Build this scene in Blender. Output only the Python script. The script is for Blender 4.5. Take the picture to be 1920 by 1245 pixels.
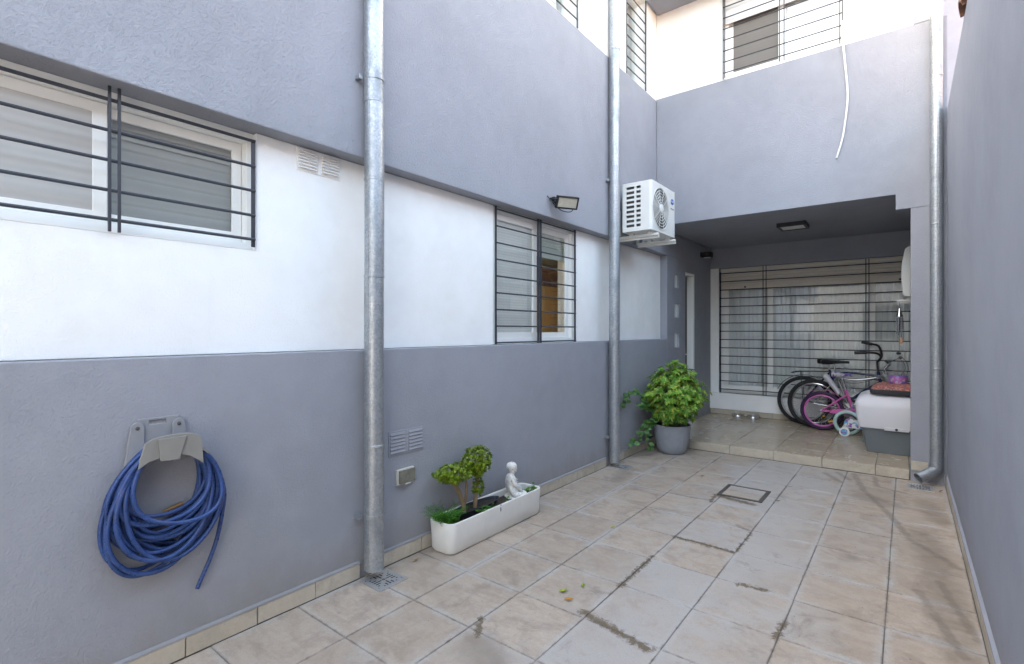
import bpy, bmesh, math, random
from mathutils import Vector, Matrix, Quaternion
R = math.radians
random.seed(7)
scene = bpy.context.scene
for o in list(bpy.data.objects): bpy.data.objects.remove(o)
C = scene.collection

# ------------------------------------------------------------------ camera
cam = bpy.data.cameras.new('camera'); cam_o = bpy.data.objects.new('camera', cam); C.objects.link(cam_o)
cam.sensor_width = 36.0; cam.lens = 945.0/1920*36; cam.shift_y = -2.5/1920
cam.clip_start = 0.02; cam.clip_end = 500
cam_o.location = (0, 0, 1.45); cam_o.rotation_euler = (R(90), 0, math.atan(740/945.0))
scene.camera = cam_o
# ------------------------------------------------------------------ sky and sun
SUN = Vector((1.0, 0.75, -0.94)).normalized()          # direction the light travels
world = bpy.data.worlds.new('World'); scene.world = world; world.use_nodes = True
wn = world.node_tree; bg = wn.nodes['Background']
sky = wn.nodes.new('ShaderNodeTexSky'); sky.sky_type = 'NISHITA'; sky.sun_disc = False
sky.sun_elevation = math.asin(-SUN.z); sky.sun_rotation = math.atan2(-SUN.x, -SUN.y)
sky.altitude = 50; sky.air_density = 1.0; sky.dust_density = 2.0; sky.ozone_density = 1.0
wn.links.new(sky.outputs[0], bg.inputs[0]); bg.inputs[1].default_value = 0.15
sun = bpy.data.lights.new('sun', 'SUN'); sun.energy = 2.6; sun.angle = R(0.5); sun.color = (1.0, 0.94, 0.86)
sun_o = bpy.data.objects.new('sun', sun); C.objects.link(sun_o); sun_o.location = (-6, -5, 9)
sun_o.rotation_euler = SUN.to_track_quat('-Z', 'Y').to_euler()
vs = scene.view_settings; vs.view_transform = 'Standard'; vs.look = 'None'; vs.gamma = 1; vs.exposure = 3.72
vs.use_curve_mapping = False
try:
    vs.use_white_balance = True; vs.white_balance_temperature = 8800; vs.white_balance_tint = 5
except Exception: pass
scene.render.engine = 'CYCLES'
scene.cycles.max_bounces = 10; scene.cycles.diffuse_bounces = 6; scene.cycles.transparent_max_bounces = 12
scene.render.resolution_x = 1024; scene.render.resolution_y = 664

# ------------------------------------------------------------------ material helpers
class NT:
    def __init__(s, name):
        s.m = bpy.data.materials.new(name); s.m.use_nodes = True; s.t = s.m.node_tree
        s.b = s.t.nodes['Principled BSDF']; s.out = s.t.nodes['Material Output']
        s._pos = None
    def n(s, typ, **kw):
        x = s.t.nodes.new(typ)
        for k, v in kw.items():
            if k in x.inputs.keys(): s.put(x.inputs[k], v)
            else: setattr(x, k, v)
        return x
    def put(s, sock, v):
        if isinstance(v, bpy.types.NodeSocket): s.t.links.new(v, sock)
        else: sock.default_value = v
    def pos(s):
        if s._pos is None: s._pos = s.t.nodes.new('ShaderNodeNewGeometry').outputs['Position']
        return s._pos
    def mapping(s, vec, scale=(1,1,1), loc=(0,0,0), rot=(0,0,0)):
        x = s.t.nodes.new('ShaderNodeMapping'); s.put(x.inputs['Vector'], vec)
        x.inputs['Scale'].default_value = scale; x.inputs['Location'].default_value = loc; x.inputs['Rotation'].default_value = rot
        return x.outputs[0]
    def noise(s, vec, scale, detail=4, rough=0.55, dist=0.0):
        x = s.t.nodes.new('ShaderNodeTexNoise'); s.put(x.inputs['Vector'], vec)
        x.inputs['Scale'].default_value = scale; x.inputs['Detail'].default_value = detail
        x.inputs['Roughness'].default_value = rough; x.inputs['Distortion'].default_value = dist
        return x.outputs['Fac']
    def math(s, op, a, b=0.0, clamp=False):
        x = s.t.nodes.new('ShaderNodeMath'); x.operation = op; x.use_clamp = clamp
        s.put(x.inputs[0], a); s.put(x.inputs[1], b); return x.outputs[0]
    def ramp(s, v, lo, hi, a=0.0, b=1.0):
        x = s.t.nodes.new('ShaderNodeMapRange'); x.interpolation_type = 'SMOOTHSTEP'
        s.put(x.inputs[0], v); x.inputs[1].default_value = lo; x.inputs[2].default_value = hi
        x.inputs[3].default_value = a; x.inputs[4].default_value = b; return x.outputs[0]
    def mix(s, f, a, b, blend='MIX'):
        x = s.t.nodes.new('ShaderNodeMix'); x.data_type = 'RGBA'; x.blend_type = blend
        s.put(x.inputs[0], f)
        for k, v in ((6, a), (7, b)):
            s.put(x.inputs[k], v if isinstance(v, bpy.types.NodeSocket) else (*v[:3], 1.0))
        return x.outputs[2]
    def bump(s, h, strength=0.5, dist=0.002):
        x = s.t.nodes.new('ShaderNodeBump'); s.put(x.inputs['Height'], h)
        x.inputs['Strength'].default_value = strength; x.inputs['Distance'].default_value = dist
        s.t.links.new(x.outputs[0], s.b.inputs['Normal']); return x
    def set(s, **kw):
        for k, v in kw.items():
            k = k.replace('_', ' ')
            if k == 'Base Color' and not isinstance(v, bpy.types.NodeSocket): v = (*v[:3], 1.0)
            s.put(s.b.inputs[k], v)
        return s
    def seg_mask(s, a, b, w, wob):
        """soft mask round the floor segment a-b (world metres), edge broken by wob"""
        P = s.pos()
        a = Vector((*a, 0)); b = Vector((*b, 0)); d = b-a
        sub = s.n('ShaderNodeVectorMath', operation='SUBTRACT'); s.put(sub.inputs[0], P); sub.inputs[1].default_value = a
        flat = s.n('ShaderNodeVectorMath', operation='MULTIPLY'); s.put(flat.inputs[0], sub.outputs[0]); flat.inputs[1].default_value = (1,1,0)
        dot = s.n('ShaderNodeVectorMath', operation='DOT_PRODUCT'); s.put(dot.inputs[0], flat.outputs[0]); dot.inputs[1].default_value = d/d.length_squared
        t = s.math('MAXIMUM', s.math('MINIMUM', dot.outputs['Value'], 1.0), 0.0)
        sc = s.n('ShaderNodeVectorMath', operation='SCALE'); sc.inputs[0].default_value = d; s.put(sc.inputs['Scale'], t)
        df = s.n('ShaderNodeVectorMath', operation='DISTANCE'); s.put(df.inputs[0], flat.outputs[0]); s.put(df.inputs[1], sc.outputs[0])
        dd = s.math('ADD', df.outputs['Value'], wob)
        return s.ramp(dd, w*0.25, w*1.15, 1.0, 0.0)

MATS = {}
def plain(name, col, rough=0.5, metal=0.0, var=0.06, vscale=6.0, bump=0.0, bscale=200.0, bdist=0.001, **kw):
    if name in MATS: return MATS[name]
    t = NT(name); P = t.pos()
    n = t.noise(P, vscale, 5, 0.6)
    c = t.mix(n, [max(0, x*(1-var)) for x in col], [min(1, x*(1+var)) for x in col])
    t.set(Base_Color=c, Metallic=metal, Roughness=t.ramp(n, 0.2, 0.8, max(0.02, rough*0.88), min(1, rough*1.12)))
    if bump: t.bump(t.noise(P, bscale, 4, 0.6), bump, bdist)
    for k, v in kw.items(): t.set(**{k: v})
    MATS[name] = t.m; return t.m

def stucco(name, col, coarse=1.0, streak=0.0, depth=0.0027, splash=0.0):
    t = NT(name); P = t.pos()
    big = t.noise(P, 0.9, 4, 0.6); mid = t.noise(P, 7, 5, 0.6)
    c = t.mix(t.ramp(big, 0.3, 0.7), [x*0.93 for x in col], [min(.88, x*1.06) for x in col])
    c = t.mix(t.ramp(mid, 0.35, 0.75, 0, 0.4), c, [min(.9, x*1.12) for x in col])
    spk = t.noise(P, 75, 4, 0.7)
    c = t.mix(t.ramp(spk, 0.58, 0.78, 0, 0.22), c, [x*0.72 for x in col])
    # faint rain streaks
    s1 = t.noise(t.mapping(P, (9, 9, 0.5)), 1.6, 4, 0.6)
    c = t.mix(t.ramp(s1, 0.60, 0.85, 0, streak), c, [x*0.80 for x in col])
    if splash:                                  # mud splash and damp at the foot of the wall
        z = t.n('ShaderNodeSeparateXYZ'); t.put(z.inputs[0], P)
        zz = t.math('ADD', z.outputs[2], t.math('MULTIPLY', t.math('SUBTRACT', t.noise(t.mapping(P, (1, 1, .5)), 5, 5, .7), .5), .45))
        c = t.mix(t.ramp(zz, .05, .34, splash, 0), c, (0.26, 0.235, 0.21))
    t.set(Base_Color=c, Roughness=0.86, Specular_IOR_Level=0.25)
    h1 = t.noise(P, 82*coarse, 5, 0.7, 0.05); h2 = t.noise(P, 190*coarse, 3, 0.6); h3 = t.noise(P, 4, 2, 0.5)
    h = t.math('ADD', t.math('MULTIPLY', t.ramp(h1, 0.42, 0.85), 1.3), t.math('MULTIPLY', h2, 0.5))
    h = t.math('ADD', h, t.math('MULTIPLY', h3, 0.5))
    t.bump(h, 0.8, depth)
    return t.m

GREY = (0.308, 0.318, 0.354); WHITE = (0.86, 0.845, 0.825)
M_up = stucco('grey_roughcast_paint', GREY, 1.0, 0.16)
M_low = stucco('grey_wall_paint', GREY, 1.35, 0.16, 0.0018, 0.5)
M_right = stucco('blue_grey_wall_paint', (0.302, 0.326, 0.392), 1.5, 0.14, 0.0020, 0.3)
M_white = stucco('white_wall_paint', WHITE, 1.5, 0.10, 0.0010)
M_pale = stucco('pale_lilac_render', (0.36, 0.35, 0.40), 1.0, 0.1)
M_frame = plain('white_aluminium', (0.82, 0.82, 0.80), 0.38, var=0.03)
M_framed = plain('cream_shutter', (0.76, 0.71, 0.63), 0.5, var=0.05)
M_bar = plain('dark_grille_paint', (0.035, 0.038, 0.048), 0.42, var=0.35, vscale=30, bump=0.2, bscale=120)
M_black = plain('black_plastic', (0.018, 0.018, 0.02), 0.45, var=0.2)
M_rubber = plain('tyre_rubber', (0.02, 0.02, 0.022), 0.8, var=0.3, vscale=40)
M_chrome = plain('chrome_steel', (0.62, 0.62, 0.62), 0.18, metal=1.0, var=0.1, vscale=30)
M_steel = plain('brushed_steel', (0.58, 0.58, 0.58), 0.38, metal=0.7, var=0.15, vscale=60)
M_dkmetal = plain('weathered_iron', (0.12, 0.11, 0.10), 0.6, metal=0.5, var=0.3, vscale=40, bump=0.3)
M_acwhite = plain('white_enamel', (0.72, 0.72, 0.69), 0.4, var=0.04)
M_acgrey = plain('condenser_fin_grey', (0.16, 0.155, 0.15), 0.5, metal=0.4, var=0.2, vscale=60)  # dark grey metal of the fins behind the end louvres
M_dark = plain('dark_interior', (0.03, 0.028, 0.026), 0.8)
M_soil = plain('potting_soil', (0.05, 0.036, 0.026), 0.95, var=0.5, vscale=60, bump=1.0, bscale=90, bdist=0.01)
M_vent = M_low

def galvanised():
    t = NT('galvanised_steel'); P = t.pos()
    v = t.n('ShaderNodeTexVoronoi'); t.put(v.inputs['Vector'], P); v.inputs['Scale'].default_value = 95
    sep = t.n('ShaderNodeSeparateColor'); t.put(sep.inputs[0], v.outputs['Color'])
    n = t.noise(t.mapping(P, (1, 1, 0.35)), 14, 5, 0.6)
    c = t.mix(sep.outputs[0], (0.33, 0.355, 0.38), (0.46, 0.48, 0.50))
    c = t.mix(t.ramp(n, 0.48, 0.70, 0, 0.75), c, (0.27, 0.30, 0.32))
    c = t.mix(t.ramp(t.noise(P, 6, 6, .7), .60, .72, 0, .5), c, (0.50, 0.50, 0.49))
    t.set(Base_Color=c, Metallic=0.75, Roughness=t.math('ADD', t.math('MULTIPLY', sep.outputs[1], 0.16), t.ramp(n, 0.3, 0.8, 0.32, 0.52)))
    t.bump(n, 0.15, 0.003)
    return t.m
M_galv = galvanised()

def glass(name='window_glass', tint=(0.94, 0.95, 0.945), refl=0.05):
    t = NT(name); nt = t.t
    tr = nt.nodes.new('ShaderNodeBsdfTransparent'); tr.inputs[0].default_value = (*tint, 1)
    gl = nt.nodes.new('ShaderNodeBsdfGlossy'); gl.inputs['Roughness'].default_value = 0.01; gl.inputs[0].default_value = (1,1,1,1)
    fr = nt.nodes.new('ShaderNodeFresnel'); fr.inputs[0].default_value = 1.5
    f = t.math('MINIMUM', t.math('ADD', t.math('MULTIPLY', fr.outputs[0], 1.5), refl), 0.9)
    ge = nt.nodes.new('ShaderNodeNewGeometry'); f = t.math('MULTIPLY', f, t.math('SUBTRACT', 1.0, ge.outputs['Backfacing']))
    mx = nt.nodes.new('ShaderNodeMixShader'); t.put(mx.inputs[0], f)
    nt.links.new(tr.outputs[0], mx.inputs[1]); nt.links.new(gl.outputs[0], mx.inputs[2]); nt.links.new(mx.outputs[0], t.out.inputs[0])
    return t.m
M_glass = glass()

def tile_mat(name, base, alt, edge_amt=0.5, stains=True, rough=(0.48, 0.72), cement=(0.43, 0.415, 0.405)):
    t = NT(name); P = t.pos()
    oi = t.t.nodes.new('ShaderNodeObjectInfo'); rnd = oi.outputs['Random']
    off = t.n('ShaderNodeCombineXYZ'); t.put(off.inputs[0], t.math('MULTIPLY', rnd, 37.0)); t.put(off.inputs[1], t.math('MULTIPLY', rnd, 91.0))
    q = t.n('ShaderNodeVectorMath', operation='ADD'); t.put(q.inputs[0], P); t.put(q.inputs[1], off.outputs[0]); Q = q.outputs[0]
    streak = t.noise(t.mapping(Q, (1, 3.0, 1), rot=(0, 0, 0.5)), 4.0, 7, 0.66, 0.9)
    cloud = t.noise(Q, 5.0, 7, 0.68, 0.6); fine = t.noise(Q, 120, 4, 0.7); mott = t.noise(Q, 34, 6, 0.75, 0.3)
    c = t.mix(t.ramp(streak, 0.36, 0.64), base, alt)
    c = t.mix(t.ramp(cloud, 0.47, 0.66, 0, 0.75), c, [x*0.76 for x in base])
    c = t.mix(t.ramp(mott, 0.50, 0.72, 0, 0.45), c, [x*1.25 for x in alt])
    c = t.mix(t.ramp(mott, 0.46, 0.30, 0, 0.45), c, [x*0.70 for x in base])
    c = t.mix(t.math('MULTIPLY', t.math('SUBTRACT', rnd, 0.0), 0.55), c, [x*0.82 for x in base])
    worn = t.noise(P, 1.3, 5, 0.6, 0.8)
    at = t.t.nodes.new('ShaderNodeAttribute'); at.attribute_name = 'edge'
    hz = t.noise(P, 2.6, 4, 0.6); hz2 = t.noise(P, 26, 5, 0.7)
    wv = t.math('SUBTRACT', t.math('MULTIPLY', t.math('ADD', cloud, mott), 0.9), 0.9)
    if stains:                                  # pale worn walkway and cement-hazed tile borders
        walk = t.seg_mask((-0.92, 0.2), (-0.95, 5.8), 0.70, t.math('MULTIPLY', t.math('SUBTRACT', worn, 0.5), 1.6))
        wk = t.math('MULTIPLY', walk, t.ramp(t.math('ADD', t.noise(P, 7, 6, 0.7, 0.5), t.math('MULTIPLY', rnd, 0.35)), 0.46, 0.76, 0.05, 0.85))
        c = t.mix(wk, c, (0.405, 0.382, 0.366))
        c = t.mix(t.ramp(worn, 0.58, 0.70, 0, 0.5), c, (0.40, 0.37, 0.345))
        smu = t.noise(P, 3.4, 7, 0.72, 0.9)
        c = t.mix(t.ramp(smu, 0.55, 0.70, 0, 0.55), c, (0.19, 0.158, 0.130))
    e = t.math('MULTIPLY', t.ramp(t.math('ADD', at.outputs['Fac'], wv), 0.50, 1.0), t.ramp(hz, 0.40, 0.60))
    c = t.mix(t.math('MULTIPLY', e, edge_amt), c, cement)
    c = t.mix(t.ramp(fine, 0.52, 0.74, 0, 0.5 if stains else 0.25), c, [x*0.55 for x in base])
    dk = t.math('MULTIPLY', t.ramp(t.math('ADD', at.outputs['Fac'], t.math('MULTIPLY', hz2, 0.42)), 1.12, 1.34), t.ramp(hz, 0.66, 0.42))
    c = t.mix(t.math('MULTIPLY', dk, 0.8 if stains else 0.25), c, (0.075, 0.064, 0.052))
    if stains:
        wob = t.math('MULTIPLY', t.math('SUBTRACT', t.noise(P, 30, 7, 0.75, 0.8), 0.5), 0.13)
        mud = None
        for a, b, w in STAIN_MUD:
            mk = t.seg_mask(a, b, w, wob); mud = mk if mud is None else t.math('MAXIMUM', mud, mk)
        c = t.mix(t.math('MULTIPLY', mud, t.ramp(t.noise(P, 40, 5, 0.7), 0.22, 0.5, 0.35, 0.9)), c, (0.115, 0.080, 0.045))
        wob2 = t.math('MULTIPLY', t.math('SUBTRACT', t.noise(P, 11, 5, 0.65), 0.5), 0.06)
        wet = None
        for a, b, w in STAIN_WET:
            mk = t.seg_mask(a, b, w, wob2); wet = mk if wet is None else t.math('MAXIMUM', wet, mk)
        c = t.mix(t.math('MULTIPLY', wet, 0.45), c, (0.125, 0.10, 0.082))
        pat = None
        for a, b, w in STAIN_PATCH:
            mk = t.seg_mask(a, b, w, t.math('MULTIPLY', wob2, 3.0)); pat = mk if pat is None else t.math('MAXIMUM', pat, mk)
        c = t.mix(t.math('MULTIPLY', pat, 0.38), c, (0.15, 0.118, 0.09))
        sp = t.noise(P, 46, 1, 0.3)
        c = t.mix(t.ramp(sp, 0.79, 0.81, 0, 0.7), c, (0.07, 0.06, 0.05))
    t.set(Base_Color=c, Roughness=t.ramp(cloud, 0.3, 0.7, *rough), Specular_IOR_Level=0.4)
    t.bump(t.math('ADD', t.math('MULTIPLY', fine, 0.5), t.noise(Q, 30, 5, 0.7)), 0.75 if stains else 0.07, 0.0025)
    return t.m
STAIN_MUD = [((-1.30, 2.27), (-0.93, 2.19), .035), ((-1.285, 3.10), (-1.28, 2.62), .02), ((-1.28, 3.50), (-0.90, 3.49), .026),
             ((-1.32, 4.61), (-1.02, 4.55), .045), ((-1.33, 4.62), (-1.31, 4.40), .02), ((-0.75, 3.07), (-0.62, 3.09), .026),
             ((-0.49, 2.63), (-0.475, 2.80), .02), ((-1.69, 1.9), (-1.60, 1.78), .022), ((-0.88, 3.9), (-0.88, 3.5), .012)]
STAIN_WET = [((-0.42, 6.15), (-0.30, 5.55), .035), ((-0.30, 5.55), (-0.10, 4.95), .03), ((-0.10, 4.95), (0.02, 4.45), .032), ((0.02, 4.45), (0.25, 4.1), .035),
             ((-0.25, 6.15), (-0.22, 5.8), .03), ((-0.22, 5.8), (-0.02, 5.7), .025), ((-0.65, 6.0), (-0.5, 5.75), .04), ((-0.55, 6.1), (-0.45, 5.9), .04),
             ((0.15, 3.8), (0.26, 3.2), .03), ((0.05, 3.6), (0.2, 3.0), .03), ((-2.05, 4.40), (-1.35, 4.43), .02), ((-1.0, 4.0), (-0.9, 3.93), .02)]
STAIN_PATCH = [((-0.3, 5.35), (-0.15, 5.25), .14), ((0.1, 4.6), (0.2, 3.0), .12), ((-1.55, 1.75), (-1.35, 1.6), .12), ((-2.3, 4.9), (-2.2, 4.5), .12),
               ((-0.25, 1.9), (-0.2, 1.7), .1), ((0.12, 5.5), (0.2, 5.0), .1)]
M_tile = tile_mat('courtyard_stoneware', (0.390, 0.310, 0.248), (0.452, 0.372, 0.308), 0.7, True)
M_porch = tile_mat('porch_ceramic', (0.45, 0.36, 0.265), (0.52, 0.43, 0.33), 0.0, False, (0.16, 0.30), (0.36, 0.33, 0.28))
M_skirt = tile_mat('cream_skirting_ceramic', (0.50, 0.435, 0.35), (0.56, 0.50, 0.415), 0.1, False, (0.35, 0.5))
M_grout = plain('joint_grout', (0.145, 0.138, 0.130), 0.95, var=0.75, vscale=5, bump=0.6, bscale=160)
M_cement = plain('cement_lip', (0.40, 0.41, 0.43), 0.9, var=0.15, vscale=20, bump=0.4)
M_ground = plain('bare_ground', (0.20, 0.17, 0.13), 0.95, var=0.3, vscale=2)

# ------------------------------------------------------------------ mesh helpers
W = {}
class MB:
    def __init__(s): s.v = []; s.f = []; s.c = []; s.col = None
    def add(s, vs_, fs, col=None):
        b = len(s.v); s.v += [Vector(p) for p in vs_]; s.f += [tuple(b+i for i in f) for f in fs]
        s.c += [col if col is not None else (1, 1, 1)]*len(vs_); return s
    def box(s, x0, x1, y0, y1, z0, z1, M=None, col=None):
        x0, x1 = min(x0, x1), max(x0, x1); y0, y1 = min(y0, y1), max(y0, y1); z0, z1 = min(z0, z1), max(z0, z1)
        p = [(x0,y0,z0),(x1,y0,z0),(x1,y1,z0),(x0,y1,z0),(x0,y0,z1),(x1,y0,z1),(x1,y1,z1),(x0,y1,z1)]
        if M is not None: p = [M @ Vector(q) for q in p]
        return s.add(p, [(0,3,2,1),(4,5,6,7),(0,1,5,4),(1,2,6,5),(2,3,7,6),(3,0,4,7)], col)
    def tube(s, pts, r, n=8, closed=False, cap=True, col=None):
        pts = [Vector(p) for p in pts]; m = len(pts); rs = r if isinstance(r, (list, tuple)) else [r]*m
        vs_ = []; fs = []; up = None
        for i, p in enumerate(pts):
            a = pts[i-1] if (i > 0 or closed) else p; b = pts[(i+1) % m] if (i < m-1 or closed) else p
            d = (b-a)
            if d.length < 1e-9: d = Vector((0,0,1))
            d.normalize()
            if up is None:
                up = Vector((0,0,1)) if abs(d.z) < 0.9 else Vector((1,0,0))
            x = up - d*up.dot(d)
            if x.length < 1e-6: x = Vector((1,0,0)) - d*d.x
            x.normalize(); up = x; y = d.cross(x)
            for k in range(n):
                t = 2*math.pi*k/n; vs_.append(p + (x*math.cos(t)+y*math.sin(t))*rs[i])
        for i in range(m if closed else m-1):
            j = (i+1) % m
            for k in range(n):
                fs.append((i*n+k, i*n+(k+1) % n, j*n+(k+1) % n, j*n+k))
        if cap and not closed: fs += [tuple(range(n-1, -1, -1)), tuple((m-1)*n+k for k in range(n))]
        return s.add(vs_, fs, col)
    def lathe(s, prof, c=(0,0,0), n=24, M=None, col=None, ell=1.0):
        """prof [(r, z)] revolved about z through c"""
        vs_ = []; fs = []; m = len(prof)
        for r, z in prof:
            for k in range(n):
                t = 2*math.pi*k/n; q = Vector((r*math.cos(t), r*math.sin(t)*ell, z))
                vs_.append((M @ q if M is not None else q) + Vector(c))
        for i in range(m-1):
            for k in range(n): fs.append((i*n+k, i*n+(k+1) % n, (i+1)*n+(k+1) % n, (i+1)*n+k))
        if prof[0][0] > 1e-5: fs.append(tuple(range(n-1, -1, -1)))
        if prof[-1][0] > 1e-5: fs.append(tuple((m-1)*n+k for k in range(n)))
        return s.add(vs_, fs, col)
    def torus(s, c, Rr, r, axis='y', n=40, m=8, a0=0, a1=2*math.pi):
        full = abs(a1-a0-2*math.pi) < 1e-6; pts = []
        for i in range(n if full else n+1):
            t = a0+(a1-a0)*i/n
            q = {'y': (math.cos(t), 0, math.sin(t)), 'z': (math.cos(t), math.sin(t), 0), 'x': (0, math.cos(t), math.sin(t))}[axis]
            pts.append(Vector(c)+Vector(q)*Rr)
        return s.tube(pts, r, m, closed=full)
    def prism(s, poly, d0, d1, axis='y', M=None, col=None):
        """poly in the plane across axis, extruded d0..d1"""
        def mk(p, d):
            q = {'y': (p[0], d, p[1]), 'x': (d, p[0], p[1]), 'z': (p[0], p[1], d)}[axis]
            return M @ Vector(q) if M is not None else Vector(q)
        n = len(poly); vs_ = [mk(p, d0) for p in poly]+[mk(p, d1) for p in poly]
        return s.add(vs_, [tuple(range(n)), tuple(range(2*n-1, n-1, -1))]+[(i, i+n, (i+1) % n+n, (i+1) % n) for i in range(n)], col)
    def build(s, name, mat, parent=None, local=False, smooth=False, bevel=0.0, kind=None, label=None, tint=False, attr=None, segs=2):
        me = bpy.data.meshes.new(name)
        if local: org = Vector((0,0,0))
        else:
            xs = [p.x for p in s.v]; ys = [p.y for p in s.v]; zs = [p.z for p in s.v]
            org = Vector(((min(xs)+max(xs))/2, (min(ys)+max(ys))/2, min(zs)))
        me.from_pydata([p-org for p in s.v], [], s.f)
        bm = bmesh.new(); bm.from_mesh(me)
        if not tint: bmesh.ops.recalc_face_normals(bm, faces=bm.faces)
        bm.to_mesh(me); bm.free()
        if smooth:
            me.polygons.foreach_set('use_smooth', [True]*len(me.polygons))
            try: me.set_sharp_from_angle(angle=R(40))
            except Exception: pass
        if tint:
            a = me.attributes.new('tint', 'FLOAT_COLOR', 'POINT')
            a.data.foreach_set('color', [x for c in s.c for x in (*c, 1.0)])
        if attr:
            a = me.attributes.new(attr[0], 'FLOAT', 'POINT'); a.data.foreach_set('value', attr[1])
        me.materials.append(mat); me.update()
        o = bpy.data.objects.new(name, me); C.objects.link(o)
        if parent is not None:
            o.parent = parent
            if not local: o.location = org - W[parent.name]
        else: o.location = org
        W[o.name] = org
        if bevel:
            b = o.modifiers.new('bevel', 'BEVEL'); b.width = bevel; b.segments = segs; b.limit_method = 'ANGLE'; b.angle_limit = R(40); b.harden_normals = False
        if kind: o['kind'] = kind
        if label: o['label'] = label
        return o
def tag(o, label, cat, group=None):
    o['label'] = label; o['category'] = cat
    if group: o['group'] = group
    return o
def thing(name, label, cat, loc=(0,0,0), rot=None, group=None):
    o = bpy.data.objects.new(name, None); C.objects.link(o); o.location = loc; o.empty_display_size = 0.05
    if rot: o.rotation_euler = rot
    W[o.name] = Vector(loc); return tag(o, label, cat, group)
def structure(o): o['kind'] = 'structure'; return o
def slab(mb, axis, p0, p1, a0, a1, z0, z1, holes=()):
    """wall slab: normal along axis between p0 and p1, spanning a0..a1 and z0..z1, with rectangular holes (a0,a1,z0,z1)"""
    As = sorted({a0, a1, *[min(max(h[i], a0), a1) for h in holes for i in (0, 1)]})
    Zs = sorted({z0, z1, *[min(max(h[i], z0), z1) for h in holes for i in (2, 3)]})
    na, nz = len(As)-1, len(Zs)-1
    def full(i, j):
        if i < 0 or j < 0 or i >= na or j >= nz: return False
        ca, cz = (As[i]+As[i+1])/2, (Zs[j]+Zs[j+1])/2
        return not any(h[0] < ca < h[1] and h[2] < cz < h[3] for h in holes)
    def P(p, a, z): return (p, a, z) if axis == 'x' else (a, p, z)
    for i in range(na):
        for j in range(nz):
            if not full(i, j): continue
            a, b, c, d = As[i], As[i+1], Zs[j], Zs[j+1]
            for p in (p0, p1): mb.add([P(p,a,c), P(p,b,c), P(p,b,d), P(p,a,d)], [(0,1,2,3)])
            if not full(i-1, j): mb.add([P(p0,a,c), P(p1,a,c), P(p1,a,d), P(p0,a,d)], [(0,1,2,3)])
            if not full(i+1, j): mb.add([P(p0,b,c), P(p1,b,c), P(p1,b,d), P(p0,b,d)], [(0,1,2,3)])
            if not full(i, j-1): mb.add([P(p0,a,c), P(p1,a,c), P(p1,b,c), P(p0,b,c)], [(0,1,2,3)])
            if not full(i, j+1): mb.add([P(p0,a,d), P(p1,a,d), P(p1,b,d), P(p0,b,d)], [(0,1,2,3)])
    return mb
def weld(o, d=0.0005):
    bm = bmesh.new(); bm.from_mesh(o.data); bmesh.ops.remove_doubles(bm, verts=bm.verts, dist=d)
    bmesh.ops.recalc_face_normals(bm, faces=bm.faces); bm.to_mesh(o.data); bm.free(); return o

# ------------------------------------------------------------------ ground, paving, porch floor
g = MB(); g.add([(-90,-90,-.12),(90,-90,-.12),(90,90,-.12),(-90,90,-.12)], [(0,1,2,3)])
structure(g.build('ground', M_ground))
pv = MB(); pv.box(-2.6, .33, -5.2, 6.3, -.11, -.0045)
pave = structure(pv.build('courtyard_pavement', M_grout))
def tile(name, x0, x1, y0, y1, z, mat, parent, gap=0.0035, h=0.012, ins=0.085, tilt=0.0006, axis='z'):
    x0 += gap; x1 -= gap; y0 += gap; y1 -= gap
    jit = [random.uniform(-.0012, .0012) for _ in range(8)]
    cs = [(x0+jit[0], y0+jit[1]), (x1+jit[2], y0+jit[3]), (x1+jit[4], y1+jit[5]), (x0+jit[6], y1+jit[7])]
    cx, cy = (x0+x1)/2, (y0+y1)/2
    tx, ty = random.uniform(-tilt, tilt), random.uniform(-tilt, tilt)
    hz = lambda x, y: z+tx*(x-cx)*8+ty*(y-cy)*8
    ii = min(ins, (x1-x0)*.3, (y1-y0)*.3)
    def rin(k): return [(x+math.copysign(min(k, abs(cx-x)), cx-x), y+math.copysign(min(k, abs(cy-y)), cy-y)) for x, y in cs]
    vs_ = [(x, y, z-h) for x, y in cs]+[(x, y, hz(x, y)-.0022) for x, y in cs]+[(x, y, hz(x, y)) for x, y in rin(.0025)]+[(x, y, hz(x, y)) for x, y in rin(ii)]
    fs = []
    for a in (0, 4, 8): fs += [(a+i, a+(i+1) % 4, a+4+(i+1) % 4, a+4+i) for i in range(4)]
    fs.append((12, 13, 14, 15))
    if axis == 'x': vs_ = [(p[2], p[0], p[1]) for p in vs_]
    if axis == '-y': vs_ = [(p[0], -p[2], p[1]) for p in vs_]
    if axis == '-x': vs_ = [(-p[2], p[0], p[1]) for p in vs_]
    m = MB(); m.add(vs_, fs)
    return m.build(name, mat, parent, attr=('edge', [1]*12+[0]*4))
XJ = [-2.52, -2.09, -1.686, -1.2835, -.881, -.4785, -.083, .285]
YJ = [6.225, 5.73, 5.29, 4.854, 4.41, 3.955, 3.5, 3.07, 2.65, 2.225, 1.81, 1.39, .97, .55, .13, -.29, -.71, -1.13, -1.55]
for j in range(len(YJ)-1):
    for i in range(len(XJ)-1):
        tile('floor_tile', XJ[i], XJ[i+1], YJ[j+1], YJ[j], 0, M_tile, pave, gap=random.uniform(.0013, .0023))
ZP = .104
pf = MB(); pf.box(-2.53, .31, 6.235, 8.7, -.1, ZP-.0045)
porch = structure(pf.build('porch_floor', M_grout))
PX = [-2.53, -2.09, -1.633, -1.17, -.706, -.246, .02, .31]; PY = [6.222, 6.55, 7.01, 7.47, 7.93, 8.39, 8.53]
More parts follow.
